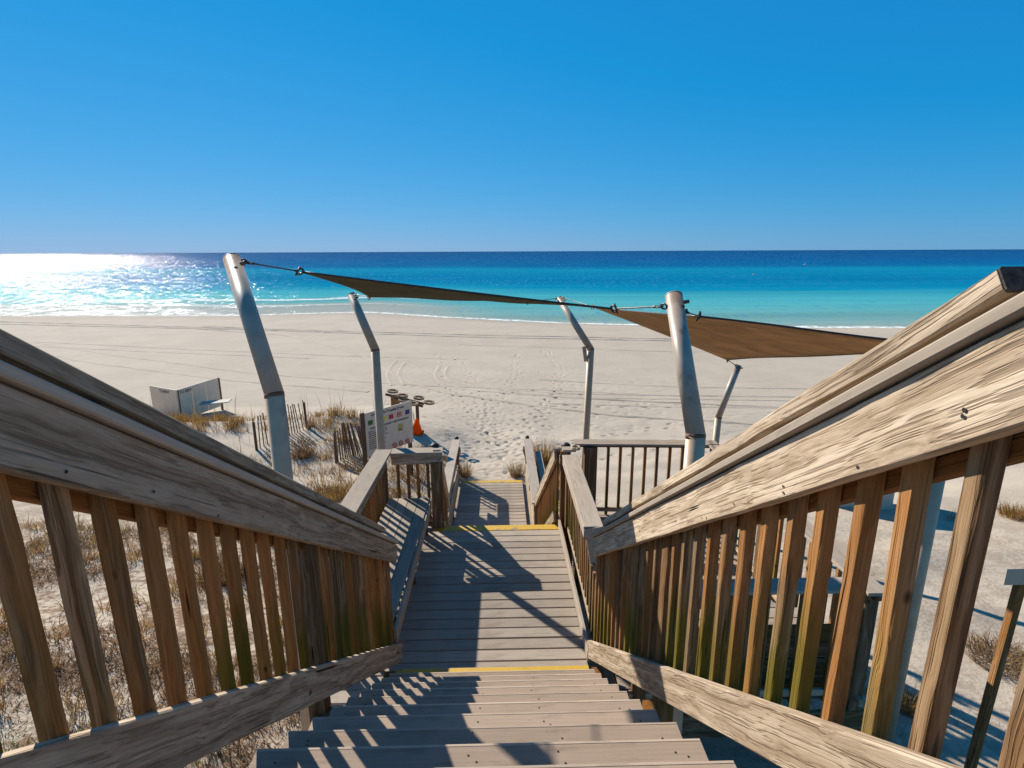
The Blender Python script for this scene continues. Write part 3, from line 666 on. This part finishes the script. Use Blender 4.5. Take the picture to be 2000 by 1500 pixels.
# ------------------------------------------------------------------ sail poles
def pole(knee, top, base_xy, r, label, rust=.5):
    knee, top = Vector(knee), Vector(top); zb = hz(*base_xy)-.25
    t = thing('sail_pole', (base_xy[0], base_xy[1], zb+.25), label, 'pole', 'bent steel poles holding the shade sails')
    tube('lower_tube', [(base_xy[0], base_xy[1], zb), knee], r, MT['galv_low'], t, sides=24)
    d = (top-knee).normalized()
    tube('upper_tube', [knee-d*.01, top], r*.985, MT['galv'], t, sides=24)
    tube('weld_collar', [knee-Vector((0, 0, .02)), knee+d*.012], r*1.03, MT['rust'], t, sides=24)
    tube('end_cap', [top-d*.002, top+d*.006], r*.99, MT['galv'], t, sides=24)
    return t, d
R0 = .057
NLk, NLt = aty(536, 770, 3.28), aty(453, 506, 3.85)
NRk, NRt = aty(1359, 850, 3.07), aty(1316, 578, 3.65)
FLk, FLt = aty(733, 683, 7.35), aty(686, 575, 7.6)
FRk, FRt = aty(1154, 682, 9.0), aty(1092, 583, 9.6)
SRk, SRt = aty(1403, 815, 9.2), aty(1442, 714, 9.4)
NLp, d_nl = pole(NLk, NLt, (NLk.x, NLk.y), R0, 'tall bent steel pole at the left just outside the stair railing')
NRp, d_nr = pole(NRk, NRt, (NRk.x, NRk.y), R0, 'tall pale steel pole at the right rising behind the stair handrail')
FLp, d_fl = pole(FLk, FLt, (FLk.x, FLk.y), R0, 'thin bent steel pole in front of the beach flag sign')
FRp, d_fr = pole(FRk, FRt, (FRk.x-.1, FRk.y), R0, 'brown-grey steel pole with a small plate, beyond the right platform')
SRp, d_sr = pole(SRk, SRt, (SRk.x-.04, SRk.y), R0, 'short steel pole leaning right under the tan sail corner')
DRk = Vector((3.66, 4.25, -1.75)); DRt = aty(1960, 690, 4.2)
DRp, d_dr = pole(DRk, DRt, (3.64, 4.25), R0*1.15, 'grey steel pole seen between the right hand balusters, foot in the sand')
m = aty(1141, 688, 8.98); board('side_plate', m+Vector((-.01, 0, .1)), m+Vector((.03, 0, -.15)), .05, .06, MT['galv'], FRp, up=(1, 0, 0))
for k, (P, d, r, px) in enumerate(((NLp, d_nl, NLt, 1), (NRp, d_nr, NRt, 1), (FLp, d_fl, FLt, 1), (FRp, d_fr, FRt, 1), (SRp, d_sr, SRt, -1))):
    tube('eye_bolt', [r-d*.05+Vector((.04, -.02, 0)), r-d*.05+Vector((.085, -.03, .01))], .012, MT['rust'], P, sides=8)
    dome('rust_stain_plug', r-d*.08+Vector((.03, -.05, 0)), .018, MT['rust'], P, 8)

# ------------------------------------------------------------------ shade sails
def ring_pts(c, u, v, a, b, n=14): return [c+u*(a*math.cos(2*math.pi*i/n))+v*(b*math.sin(2*math.pi*i/n)) for i in range(n+1)]
def rigging(t, a, b, shackle=True, r=.008):
    a, b = Vector(a), Vector(b); d = (b-a); L = d.length; u = d/L; v = u.cross(Vector((0, 1, 0))).normalized(); w2 = u.cross(v)
    q = .16
    tube('chain_link', ring_pts(a+u*.03, u, v, .032, .018), .0065, MT['steel'], t, sides=6, cap=False)
    tube('chain_link', ring_pts(a+u*.075, u, w2, .03, .017), .0065, MT['steel'], t, sides=6, cap=False)
    tube('turnbuckle', [a+u*.1, a+u*.13, a+u*.16, b-u*.11, b-u*.09, b-u*.07], [r*.6, r*1.3, r*.7, r*.7, r*1.3, r*.6], MT['steel'], t, sides=8)
    tube('shackle', ring_pts(b-u*.03, u, v, .038, .026), .009, MT['steel'], t, sides=6, cap=False)
    tube('shackle_pin', [b-u*.06-v*.04, b-u*.06+v*.04], .007, MT['steel'], t, sides=6)
def sail(label, cs, mat, concave, sag, n=22):
    """four corners in order; concave pulls every edge inwards"""
    cs = [Vector(c) for c in cs]; cen = sum(cs, Vector())/4
    t = thing('shade_sail', cen, label, 'shade sail', 'shade sails over the boardwalk')
    V = []
    for i in range(n+1):
        for j in range(n+1):
            u, v = i/n, j/n
            p = (cs[0]*(1-u)+cs[1]*u)*(1-v) + (cs[3]*(1-u)+cs[2]*u)*v
            fu, fv = 4*u*(1-u), 4*v*(1-v)
            k = concave*(fu*(1-2*min(v, 1-v)) + fv*(1-2*min(u, 1-u)))
            p = p + (cen-p)*k*.5
            p = p - Vector((0, 0, sag*fu*fv)) + Vector((0, 0, .012*math.sin(u*9)*math.sin(v*7)))
            V.append(p-cen)
    F = [(i*(n+1)+j, (i+1)*(n+1)+j, (i+1)*(n+1)+j+1, i*(n+1)+j+1) for i in range(n) for j in range(n)]
    me = mesh('cloth', V, F, mat, True); o = link('cloth', me, t, Matrix.Translation(cen))
    so_ = o.modifiers.new('thickness', 'SOLIDIFY'); so_.thickness = .004
    N = n+1
    for idx in ([i*N for i in range(N)], [n*N+j for j in range(N)], [i*N+n for i in range(n, -1, -1)], [j for j in range(n, -1, -1)]):
        tube('hem', [V[q]+cen for q in idx], .009, MT['steel'], o, sides=6)
    return t
A1, A2, A3, A4 = aty(590, 531, 4.55), aty(1195, 603, 4.25), aty(1030, 590, 7.5), aty(722, 580, 6.95)
s1 = sail('dark olive shade sail stretched across the steps, seen edge-on', [A1, A2, A3, A4], MT['sail_dark'], .16, .015)
rigging(s1, NLt-d_nl*.02+Vector((.05, 0, 0)), A1); rigging(s1, aty(1302, 598, 3.6), A2); rigging(s1, FLt+Vector((.05, 0, 0)), A4); rigging(s1, FRt+Vector((-.05, 0, 0)), A3)
B1, B2, B3, B4 = aty(1160, 600, 8.7), aty(1366, 618, 4.25), aty(1935, 683, 4.1), aty(1421, 703, 8.7)
s2 = sail('tan brown shade sail on the right, sagging above the sand', [B1, B2, B3, B4], MT['sail_tan'], .085, .02)
rigging(s2, FRt+Vector((.05, 0, .02)), B1, r=.01); rigging(s2, aty(1338, 609, 3.6), B2); rigging(s2, SRt+Vector((-.04, 0, 0)), B4, r=.01); rigging(s2, DRt, B3)

# ------------------------------------------------------------------ beach flag sign
def textobj(name, body, size, mat, parent, m4, align='CENTER', maxw=None, bold=0.):
    cu = bpy.data.curves.new('text', 'FONT'); cu.body = body; cu.size = size; cu.align_x = align; cu.align_y = 'CENTER'; cu.offset = bold
    o = bpy.data.objects.new('text_tmp', cu); COL.objects.link(o); bpy.context.view_layer.update()
    me = bpy.data.meshes.new_from_object(o.evaluated_get(bpy.context.evaluated_depsgraph_get())); bpy.data.objects.remove(o)
    if maxw and len(me.vertices):
        xs = [v.co.x for v in me.vertices]; wd = max(xs)-min(xs)
        if wd > maxw:
            for v in me.vertices: v.co.x *= maxw/wd
    me.materials.clear(); me.materials.append(mat)
    return link(name, me, parent, m4)
MT['plate'] = plain('faded_plate', (.5, .41, .33), .6, var=.05)
MT['ink'] = plain('grey_ink', (.10, .10, .105), .7)
MT['signface'] = plain('aged_sign_face', (.70, .62, .52), .6, var=.05, scale=6)
cols = {'green': (.01, .14, .03), 'yellow': (.72, .66, .03), 'red': (.55, .01, .02), 'purple': (.06, .03, .2), 'ringred': (.55, .03, .03), 'notice': (.5, .38, .12)}
for k, v in cols.items(): MT['p_'+k] = plain('print_'+k, v, .5, var=.05)
pL, pR = aty(711, 800, 11.3), aty(803.5, 789.5, 12.3)
ux = Vector((pR.x-pL.x, pR.y-pL.y, 0)); WS = ux.length; ux /= WS; nrm = Vector((ux.y, -ux.x, 0))   # towards the camera
HS = .99; zt_ = (pL.z+pR.z)/2
org = Vector((pL.x, pL.y, zt_))
sg = thing('beach_sign', (org.x+ux.x*WS/2, org.y+ux.y*WS/2, hz(org.x, org.y)), 'white beach flag warning sign with coloured flag squares and red rings below', 'sign')
def sp(u, v, o=0.): return org + ux*(u*WS) - Vector((0, 0, v*HS)) + nrm*o
board('panel', sp(0, .5), sp(1, .5), .025, HS, MT['signface'], sg)
board('edge_post', sp(-.03, -.01, -.03), sp(-.03, 2.1, -.03), .09, .05, MT['slat'], sg, up=tuple(nrm)); board('edge_post', sp(.97, .02, -.07), sp(.97, 2.1, -.07), .09, .05, MT['slat'], sg, up=tuple(nrm))
def sm(u, v, o=.016):
    p = sp(u, v, o); m = Matrix(((ux.x, 0, nrm.x, 0), (ux.y, 0, nrm.y, 0), (0, 1, 0, 0), (0, 0, 0, 1))); m.translation = p; return m
def quad(name, u, v, wd, ht, mat, o=.0155, rnd=0):
    return link(name, mesh(name, [(-wd/2, -ht/2, 0), (wd/2, -ht/2, 0), (wd/2, ht/2, 0), (-wd/2, ht/2, 0)], [(0, 1, 2, 3)], mat), sg, sm(u, v, o))
textobj('heading', 'Welcome To Beautiful Destin', .075, MT['ink'], sg, sm(.47, .085), maxw=WS*.8, bold=.003)
for u, c in ((.10, 'green'), (.37, 'yellow'), (.53, 'red'), (.71, 'red'), (.89, 'purple')):
    quad('flag_print', u, .235, .125, .105, MT['p_'+c])
link('flag_ring', tube_mesh(ring_pts(Vector(), Vector((1, 0, 0)), Vector((0, 1, 0)), .032, .032), .009, MT['signface'], 6, False), sg, sm(.71, .235, .018))
textobj('sub_heading', 'BEACH WARNING FLAGS & SURF CONDITIONS', .05, MT['ink'], sg, sm(.5, .375), maxw=WS*.88, bold=.003)
for i in range(9):
    Ln = (.40, .44, .36, .42, .40, .43, .38, .42, .34)[i]
    textobj('text_line', ('Swim near a lifeguard at all times', 'Know how to escape rip currents', 'Obey all posted flags and signs', 'No glass and no pets on the beach', 'Leave no trace of your visit', 'Stay off the dunes and sea oats', 'Fill all holes before leaving', 'No fires, no overnight camping', 'Emergency call 911')[i], .036, MT['ink'], sg, sm(.05, .44+.048*i), 'LEFT', maxw=WS*Ln*1.25, bold=.0025)
quad('notice_print', .72, .55, .14, .17, MT['p_notice'])
quad('notice_print', .72, .60, .10, .03, MT['ink'], .0162)
for u in (.57, .71, .86):
    link('prohibition_ring', tube_mesh(ring_pts(Vector(), Vector((1, 0, 0)), Vector((0, 1, 0)), .052, .052, 20), .009, MT['p_ringred'], 6, False), sg, sm(u, .93, .018))
    link('prohibition_bar', tube_mesh([Vector((-.045, .045, 0)), Vector((.045, -.045, 0))], .008, MT['p_ringred'], 6), sg, sm(u, .93, .018))

# ------------------------------------------------------------------ ring rack, cone
px, py = aty(772, 780, 16.0), aty(815, 800, 15.8)
rk = thing('ring_rack', (px.x, px.y, hz(px.x, px.y)), 'timber rack of flat wooden rings on two posts behind the sign', 'rack')
board('wide_post', (px.x, 16.0, px.z+.14), (px.x, 16.0, hz(px.x, 16.0)-.2), .06, .26, MT['honey'], rk, up=(1, 0, 0))
board('thin_post', (py.x, 15.8, py.z+.12), (py.x, 15.8, hz(py.x, 15.8)-.2), .07, .09, MT['slat'], rk, up=(1, 0, 0))
a, b = aty(753, 770, 16.05), aty(828, 789, 15.9); board('arm', a, b, .05, .07, MT['slat'], rk)
a2, b2 = aty(770, 776, 15.7), aty(826, 794, 15.6); board('arm', a2, b2, .05, .06, MT['slat'], rk)
for (qx, qy, Y) in ((767, 764, 16.2), (786, 773, 15.7), (789, 782, 15.5), (818, 777, 16.2), (838, 786, 15.8), (806, 788, 15.5)):
    c = aty(qx, qy, Y); u = Vector((.98, .05, -.12)).normalized(); v = Vector((0, 1., .04)); v = (v-u*v.dot(u)).normalized()
    R1, R2, n = .165, .105, 18; VV = []
    for i in range(n):
        q = 2*math.pi*i/n; e = u*math.cos(q)+v*math.sin(q); nn = u.cross(v)
        VV += [e*R1-nn*.026, e*R1+nn*.026, e*R2+nn*.026, e*R2-nn*.026]
    FF = [(4*i+k, 4*((i+1) % n)+k, 4*((i+1) % n)+(k+1) % 4, 4*i+(k+1) % 4) for i in range(n) for k in range(4)]
    link('ring', mesh('ring', VV, FF, MT['rackwood']), rk, Matrix.Translation(c))
cb = aty(815, 866, 15.5); gz = hz(cb.x, cb.y)
cn = thing('traffic_cone', (cb.x, cb.y, gz), 'bright orange traffic cone in dry grass beside the sign', 'cone')
ct = aty(818, 818, 15.5).z
tube('cone', [(cb.x, cb.y, gz+.02), (cb.x, cb.y, gz+.05), (cb.x+.02, cb.y, ct-.01), (cb.x+.02, cb.y, ct)], [.18, .165, .04, .02], MT['orange_plastic'], cn, sides=20)
board('base', (cb.x-.19, cb.y, gz+.015), (cb.x+.19, cb.y, gz+.015), .38, .04, MT['orange_plastic'], cn)

# ------------------------------------------------------------------ sand fences
def fence(p0, p1, n, h, label, lean):
    t = thing('sand_fence', (p0[0], p0[1], hz(*p0)), label, 'fence', 'slatted sand fences on the dune')
    W = []
    for i in range(n):
        f = i/(n-1); x = p0[0]+(p1[0]-p0[0])*f; y = p0[1]+(p1[1]-p0[1])*f + .12*math.sin(f*5); z = hz(x, y)
        hh = h*(.92+.16*rng.random()); lx = lean[0]*f+rng.normal(0, .025); ly = lean[1]*f+rng.normal(0, .02)
        board('slat', (x+lx, y+ly, z+hh), (x, y, z-.15), .032, .009, MT['slat'], t, up=(p1[1]-p0[1], -(p1[0]-p0[0]), 0))
        W.append((x, y, z, lx, ly, hh))
    for g in (.25, .75): tube('wire', [(x+lx*g, y+ly*g-.01, z+hh*g) for x, y, z, lx, ly, hh in W], .003, MT['steel'], t, sides=5)
    for i in (0, n-1):
        x, y, z, lx, ly, hh = W[i]; board('post', (x+lx*.6, y+.05, z+h*.9), (x, y+.05, z-.3), .06, .05, MT['slat'], t, up=(0, 1, 0))
    return t
fa0, fa1 = aty(500, 880, 14.0), aty(603, 846, 15.6)
fence((fa0.x, fa0.y), (fa1.x, fa1.y), 17, .86, 'weathered slat sand fence running behind the near left pole', (-.10, .05))
fb0, fb1 = aty(656, 912, 13.0), aty(716, 893, 13.6)
fence((fb0.x, fb0.y), (fb1.x, fb1.y), 15, .86, 'leaning slat sand fence just left of the beach sign', (-.28, .1))

# ------------------------------------------------------------------ white storage boxes
def box(name, corners, z0, z1, label):
    t = thing(name, (corners[0][0], corners[0][1], z0), label, 'box')
    n = len(corners)
    for i in range(n):
        a, b = corners[i], corners[(i+1) % n]
        board('side_panel', (a[0], a[1], (z0+z1)/2), (b[0], b[1], (z0+z1)/2), .03, z1-z0, MT['white'], t)
    V = [(x, y, z1+.004) for x, y in corners] + [(x, y, z1+.03) for x, y in corners]
    link('lid', mesh('lid', V, [tuple(range(n-1, -1, -1)), tuple(range(n, 2*n))] + [(i, (i+1) % n, n+(i+1) % n, n+i) for i in range(n)], MT['lid']), t)
    return t
zT = -4.72
c0 = atz(344, 762, zT); c1 = atz(293, 753, zT); c2 = atz(425, 737.5, zT); c3 = c1+c2-c0
lb = thing('panel_screen', (c0.x, c0.y, hz(c0.x, c0.y)), 'white V-shaped panel screen with small lettering on the beach behind dune grass at left', 'screen')
zq = hz(c0.x, c0.y)-.15
for a_, b_, n_ in ((c1, c0, 2), (c0, c2, 3)):
    for q_ in range(n_):
        u0 = a_+(b_-a_)*(q_/n_+.004); u1 = a_+(b_-a_)*((q_+1)/n_-.004)
        board('panel', (u0.x, u0.y, (zq+zT)/2), (u1.x, u1.y, (zq+zT)/2), .03, zT-zq, MT['white'], lb)
for c_ in (c0, c1, c2): board('post', (c_.x, c_.y+.05, zT-.02), (c_.x, c_.y+.05, zq-.2), .07, .07, MT['slat'], lb, up=(0, 1, 0))
def onface(a, b, f, dz):
    a = Vector((a.x, a.y, 0)); b = Vector((b.x, b.y, 0)); u = (b-a).normalized(); nr = Vector((u.y, -u.x, 0)); p = a+(b-a)*f+nr*.02; p.z = zT-dz
    m = Matrix(((u.x, 0, nr.x, 0), (u.y, 0, nr.y, 0), (0, 1, 0, 0), (0, 0, 0, 1))); m.translation = p; return m
textobj('lettering', 'TO RENT', .14, MT['ink'], lb, onface(c1, c0, .55, .13), bold=.004)
textobj('lettering', 'TO RENT', .14, MT['ink'], lb, onface(c0, c2, .2, .13), bold=.004)
fl = atz(437, 789, -5.35); board('ground_slab', fl+Vector((-.9, .1, 0)), fl+Vector((.1, .3, .05)), .5, .03, MT['lid'], lb)
k0 = atz(1742, 985, -4.93)
box('storage_box', [(k0.x-1.1, k0.y+.15), (k0.x, k0.y), (k0.x+.15, k0.y+.75), (k0.x-.95, k0.y+.9)], hz(k0.x, k0.y)-.06, -4.05, 'white storage box on the sand at right seen between balusters')
# small sign panel at the right edge
q = aty(1981, 1127, 3.4); sgn = thing('marker_sign', (q.x+.1, q.y, hz(q.x+.1, q.y)), 'small blank grey sign plate on a wooden post at the right edge', 'sign')
board('plate', q+Vector((-.06, 0, .0)), q+Vector((.14, 0, .0)), .006, .125, MT['plate'], sgn)
board('post', q+Vector((.10, .04, .0)), (q.x+.02, q.y+.04, hz(q.x, q.y)-.2), .05, .06, MT['orange'], sgn, up=(0, 1, 0))
# driftwood behind the platform
P = [aty(1178, 952, 8.3), aty(1192, 962, 8.25), aty(1215, 957, 8.2), aty(1240, 966, 8.2), aty(1256, 975, 8.1)]
P = [Vector((p.x, p.y, hz(p.x, p.y)+.03+.05*math.sin(i*1.4))) for i, p in enumerate(P)]
tag(tube('driftwood', P, [.015, .03, .035, .03, .02], MT['orange'], None, sides=8), 'crooked brown driftwood branch on the sand behind the platform railing', 'driftwood')
# rope lashed over the post top
rp = [Vector((.97+.05*math.cos(a*.9), 6.72+.06*math.sin(a*.9), -2.47+.012*math.sin(a*2.3))) for a in np.linspace(0, 21, 60)]
MT['rope'] = plain('pale_rope', (.5, .43, .33), .9, bump=.6, scale=90)
tag(tube('rope_coil', rp, .011, MT['rope'], None, sides=6), 'small coil of pale rope on the corner of the right landing railing', 'rope')
# far boats
for (bx, by, Y, lab) in ((1473, 536, 165., 'tiny white boat nearer on the turquoise water'), (1573, 519, 270., 'tiny white boat farther out near the horizon')):
    p = aty(bx, by, Y); p.z = -7.0; t = thing('boat', p, lab, 'boat', 'boats out at sea'); s = .55*Y/165.
    Vb = [(-.8*s, -.25*s, .25*s), (.6*s, -.25*s, .25*s), (1.0*s, 0, .32*s), (.6*s, .25*s, .25*s), (-.8*s, .25*s, .25*s), (-.7*s, -.15*s, -.15), (.5*s, -.15*s, -.15), (.8*s, 0, -.15), (.5*s, .15*s, -.15), (-.7*s, .15*s, -.15)]
    link('hull', mesh('hull', Vb, [(0, 1, 2, 3, 4), (9, 8, 7, 6, 5)] + [(i, (i+1) % 5, 5+(i+1) % 5, 5+i) for i in range(5)], MT['white']), t, Matrix.Translation(p))
    board('cabin', p+Vector((-.3*s, 0, .42*s)), p+Vector((.2*s, 0, .42*s)), .3*s, .34*s, MT['white'], t)

# ------------------------------------------------------------------ dune plants
def grassmat():
    t = NT('dry_dune_grass'); a = t.n('Attribute', attribute_name='tint'); t.l(a.outputs['Color'], t.b.inputs['Base Color'])
    t.b.inputs['Roughness'].default_value = .8; t.b.inputs['Specular IOR Level'].default_value = .15
    tl = t.n('BsdfTranslucent'); t.l(a.outputs['Color'], tl.inputs['Color']); mx = t.n('MixShader'); mx.inputs[0].default_value = .3
    t.l(t.b.outputs[0], mx.inputs[1]); t.l(tl.outputs[0], mx.inputs[2]); t.l(mx.outputs[0], t.out.inputs[0])
    return t.m
MT['grass'] = grassmat()
PAL = {'gold': [(.32, .18, .045), (.38, .24, .08), (.22, .115, .03), (.28, .18, .07)], 'brown': [(.20, .11, .055), (.25, .145, .07), (.13, .07, .035), (.27, .17, .09)], 'green': [(.085, .15, .03), (.12, .18, .045), (.15, .17, .05)], 'straw': [(.34, .25, .13), (.28, .19, .09), (.2, .125, .055)]}
class Grass:
    def __init__(s): s.V = []; s.T = []; s.C = []; s.n = 0
    def tuft(s, x, y, n, h, spread, pal, wid=.004, bend=.5, z=None):
        z0 = (height(np.full(n, x), np.full(n, y)) if z is None else np.full(n, z))
        a = rng.uniform(0, 6.283, n); r = np.sqrt(rng.uniform(0, 1, n))*spread
        bx, by = x+r*np.cos(a), y+r*np.sin(a); bz = height(bx, by)-.01 if z is None else z0
        L = h*rng.uniform(.45, 1.1, n); th = a+rng.normal(0, .8, n); lean = np.clip(rng.normal(bend, .3, n), .02, 1.6)
        dx, dy = np.cos(th)*np.sin(lean*.6), np.sin(th)*np.sin(lean*.6)
        mx, my, mz = bx+dx*L*.55, by+dy*L*.55, bz+L*.55*np.cos(lean*.6)
        ex, ey, ez = mx+np.cos(th)*np.sin(lean*1.3)*L*.45, my+np.sin(th)*np.sin(lean*1.3)*L*.45, mz+L*.45*np.cos(lean*1.3)
        wa = rng.uniform(0, 6.283, n); wx, wy = np.cos(wa)*wid, np.sin(wa)*wid
        v = np.stack([np.stack([bx-wx, by-wy, bz], 1), np.stack([bx+wx, by+wy, bz], 1), np.stack([mx+wx*.8, my+wy*.8, mz], 1), np.stack([mx-wx*.8, my-wy*.8, mz], 1), np.stack([ex, ey, ez], 1)], 1)
        b = s.n + np.arange(n)*5; s.T.append(np.stack([b, b+1, b+2, b, b+2, b+3, b+3, b+2, b+4], 1).reshape(-1, 3))
        c = np.array(pal)[rng.integers(0, len(pal), n)]*np.array([1., .93, .8])*rng.uniform(.75, 1.25, (n, 1)); s.C.append(np.repeat(np.c_[c, np.ones(n)], 5, 0)); s.V.append(v.reshape(-1, 3)); s.n += n*5
    def build(s, name, parent=None, m=None):
        V = np.concatenate(s.V); me = npmesh(name, V, np.concatenate(s.T), MT['grass'], False)
        at = me.color_attributes.new('tint', 'FLOAT_COLOR', 'POINT'); at.data.foreach_set('color', np.concatenate(s.C).astype(np.float32).ravel())
        return link(name, me, parent, m)
def clear(x, y):   # keep plants out of the walkways
    return not (-1.75 < x < 3.05 and 3.4 < y < 7.4) and not (-1.1 < x < .95 and y < 12.4)
g = Grass()
for k in range(6000):            # matted growth left of the stairs
    x, y = rng.uniform(-9.5, -1.05), rng.uniform(1.2, 9.0)
    d = N2(x*1.1, y*1.1)+.5*N07(x, y)
    if d+.6*N6(x*2, y*2) < -.05 or not clear(x, y): continue
    gr = N2(x*.7+50, y*.8+20) > .4
    g.tuft(x, y, 18, rng.uniform(.05, .1) if gr else rng.uniform(.07, .2), .17, PAL['green'] if gr else PAL['brown'], .004, 1.35)
for k in range(420):
    x, y = rng.uniform(-9, -1.1), rng.uniform(1.5, 9.5)
    if clear(x, y): g.tuft(x, y, 26, .30, .07, PAL['gold'] if rng.random() < .7 else PAL['straw'], .0035, .6)
for k in range(950):             # right of the stairs, sparse
    x, y = rng.uniform(.95, 12), rng.uniform(1.0, 9.0)
    if N2(x*1.2+9, y*1.2) < .45 or not clear(x, y): continue
    g.tuft(x, y, 14, .10, .16, PAL['brown']+PAL['straw'], .003, 1.2)
for k in range(70):
    x, y = rng.uniform(2.8, 13), rng.uniform(1.2, 9.5)
    if clear(x, y) and N2(x*1.2+9, y*1.2) > .2: g.tuft(x, y, 30, .26, .08, PAL['gold']+PAL['straw'], .0035, .7)
tag(g.build('ground_cover'), 'low matted dry plants and grass covering the sand beside the stairs', 'grass', None, 'stuff')
g = Grass()
for k in range(420):             # back dune and its crest
    x = rng.uniform(-15, -1.9); y = rng.uniform(9., 17.6)
    if N2(x, y) < .25: continue
    g.tuft(x, y, 22, .24 if y < 15.2 else .34, .13, PAL['gold'] if rng.random() < .6 else PAL['brown'], .0055, .6)
for k in range(420):
    x = rng.uniform(-14, -3.6); y = rng.uniform(14.2, 17.6)
    if N2(x*.8+31, y*.8)+.4*N07(x, y) < .35: continue
    g.tuft(x, y, 24, rng.uniform(.2, .5), .14, PAL['gold'], .006, .45)
for k in range(170):              # tall sea oat stalks
    x = rng.uniform(-13, -2.5); y = rng.uniform(11, 17.3); n0 = rng.integers(1, 3)
    g.tuft(x, y, int(n0), rng.uniform(.7, 1.3), .05, PAL['brown']+PAL['straw'], .006, .2)
for k in range(170):
    x = rng.uniform(-6.5, -1.9); y = rng.uniform(7.5, 14.5); g.tuft(x, y, 30, rng.uniform(.15, .4), .16, PAL['gold']+PAL['brown'], .005, .9)
for k in range(90):
    x = rng.uniform(-2.5, -1.2); y = rng.uniform(7.2, 14); g.tuft(x, y, 26, .28, .12, PAL['gold']+PAL['brown'], .005, .7)
for k in range(70):
    x = rng.uniform(1.0, 1.9); y = rng.uniform(8.2, 13.4); g.tuft(x, y, 26, .3, .12, PAL['gold'], .005, .6)
tag(g.build('dune_grass'), 'golden dry dune grass and sea oat stalks on the back dune', 'grass', None, 'stuff')
def clump(px, py, z, n, h, sp, pal, label, wid=.004, bend=.5):
    c = atz(px, py, z); zz = hz(c.x, c.y)
    for _ in range(4): c = atz(px, py, zz); zz = hz(c.x, c.y)
    t = Grass(); t.tuft(c.x, c.y, n, h, sp, pal, wid, bend); t.tuft(c.x+sp*.4, c.y+sp*.3, n//2, h*.7, sp, pal, wid, bend+.3)
    me_o = t.build('grass_clump'); tag(me_o, label, 'grass', 'single clumps of dune grass')
    return me_o
clump(1062, 905, -5.3, 380, .75, .28, PAL['gold'], 'tall golden grass clump beside the right rail of the boardwalk end', .005)
clump(906, 930, -5.4, 160, .55, .13, PAL['straw'], 'grass tuft at the left foot of the boardwalk end', .004, .5)
clump(1008, 930, -5.4, 160, .5, .13, PAL['straw'], 'grass tuft at the right foot of the boardwalk end', .004, .5)
clump(640, 975, -4.7, 620, .42, .42, PAL['gold'], 'large rusty grass clump just left of the bench railing', .0045, .8)
clump(690, 1010, -4.7, 420, .36, .3, PAL['brown'], 'brown grass clump under the corner of the bench railing', .0045, .8)
clump(1950, 1290, -3.9, 520, .30, .3, PAL['brown']+PAL['straw'], 'brown grass clump at the right edge below the grey sign plate', .0035, 1.0)
clump(1990, 1010, -4.2, 420, .34, .3, PAL['gold'], 'orange-brown grass clump at the right edge near the sand slope', .004, .7)
clump(1775, 1385, -3.9, 300, .26, .14, PAL['gold']+PAL['straw'], 'bright straw tuft beside the pole foot between right balusters', .003, .6)
clump(430, 1130, -4.2, 520, .4, .3, PAL['brown'], 'dark brown grass clump seen through the middle left balusters', .004, .8)
clump(590, 700+190, -5.0, 300, .34, .24, PAL['brown'], 'rusty grass clump at the foot of the sand fence', .0055, .7)

# ------------------------------------------------------------------ lift everything so the sea is at z = 0
for o in SC.objects:
    if o.parent is None and o.type in {'MESH', 'EMPTY'}: o.location.z += ZUP
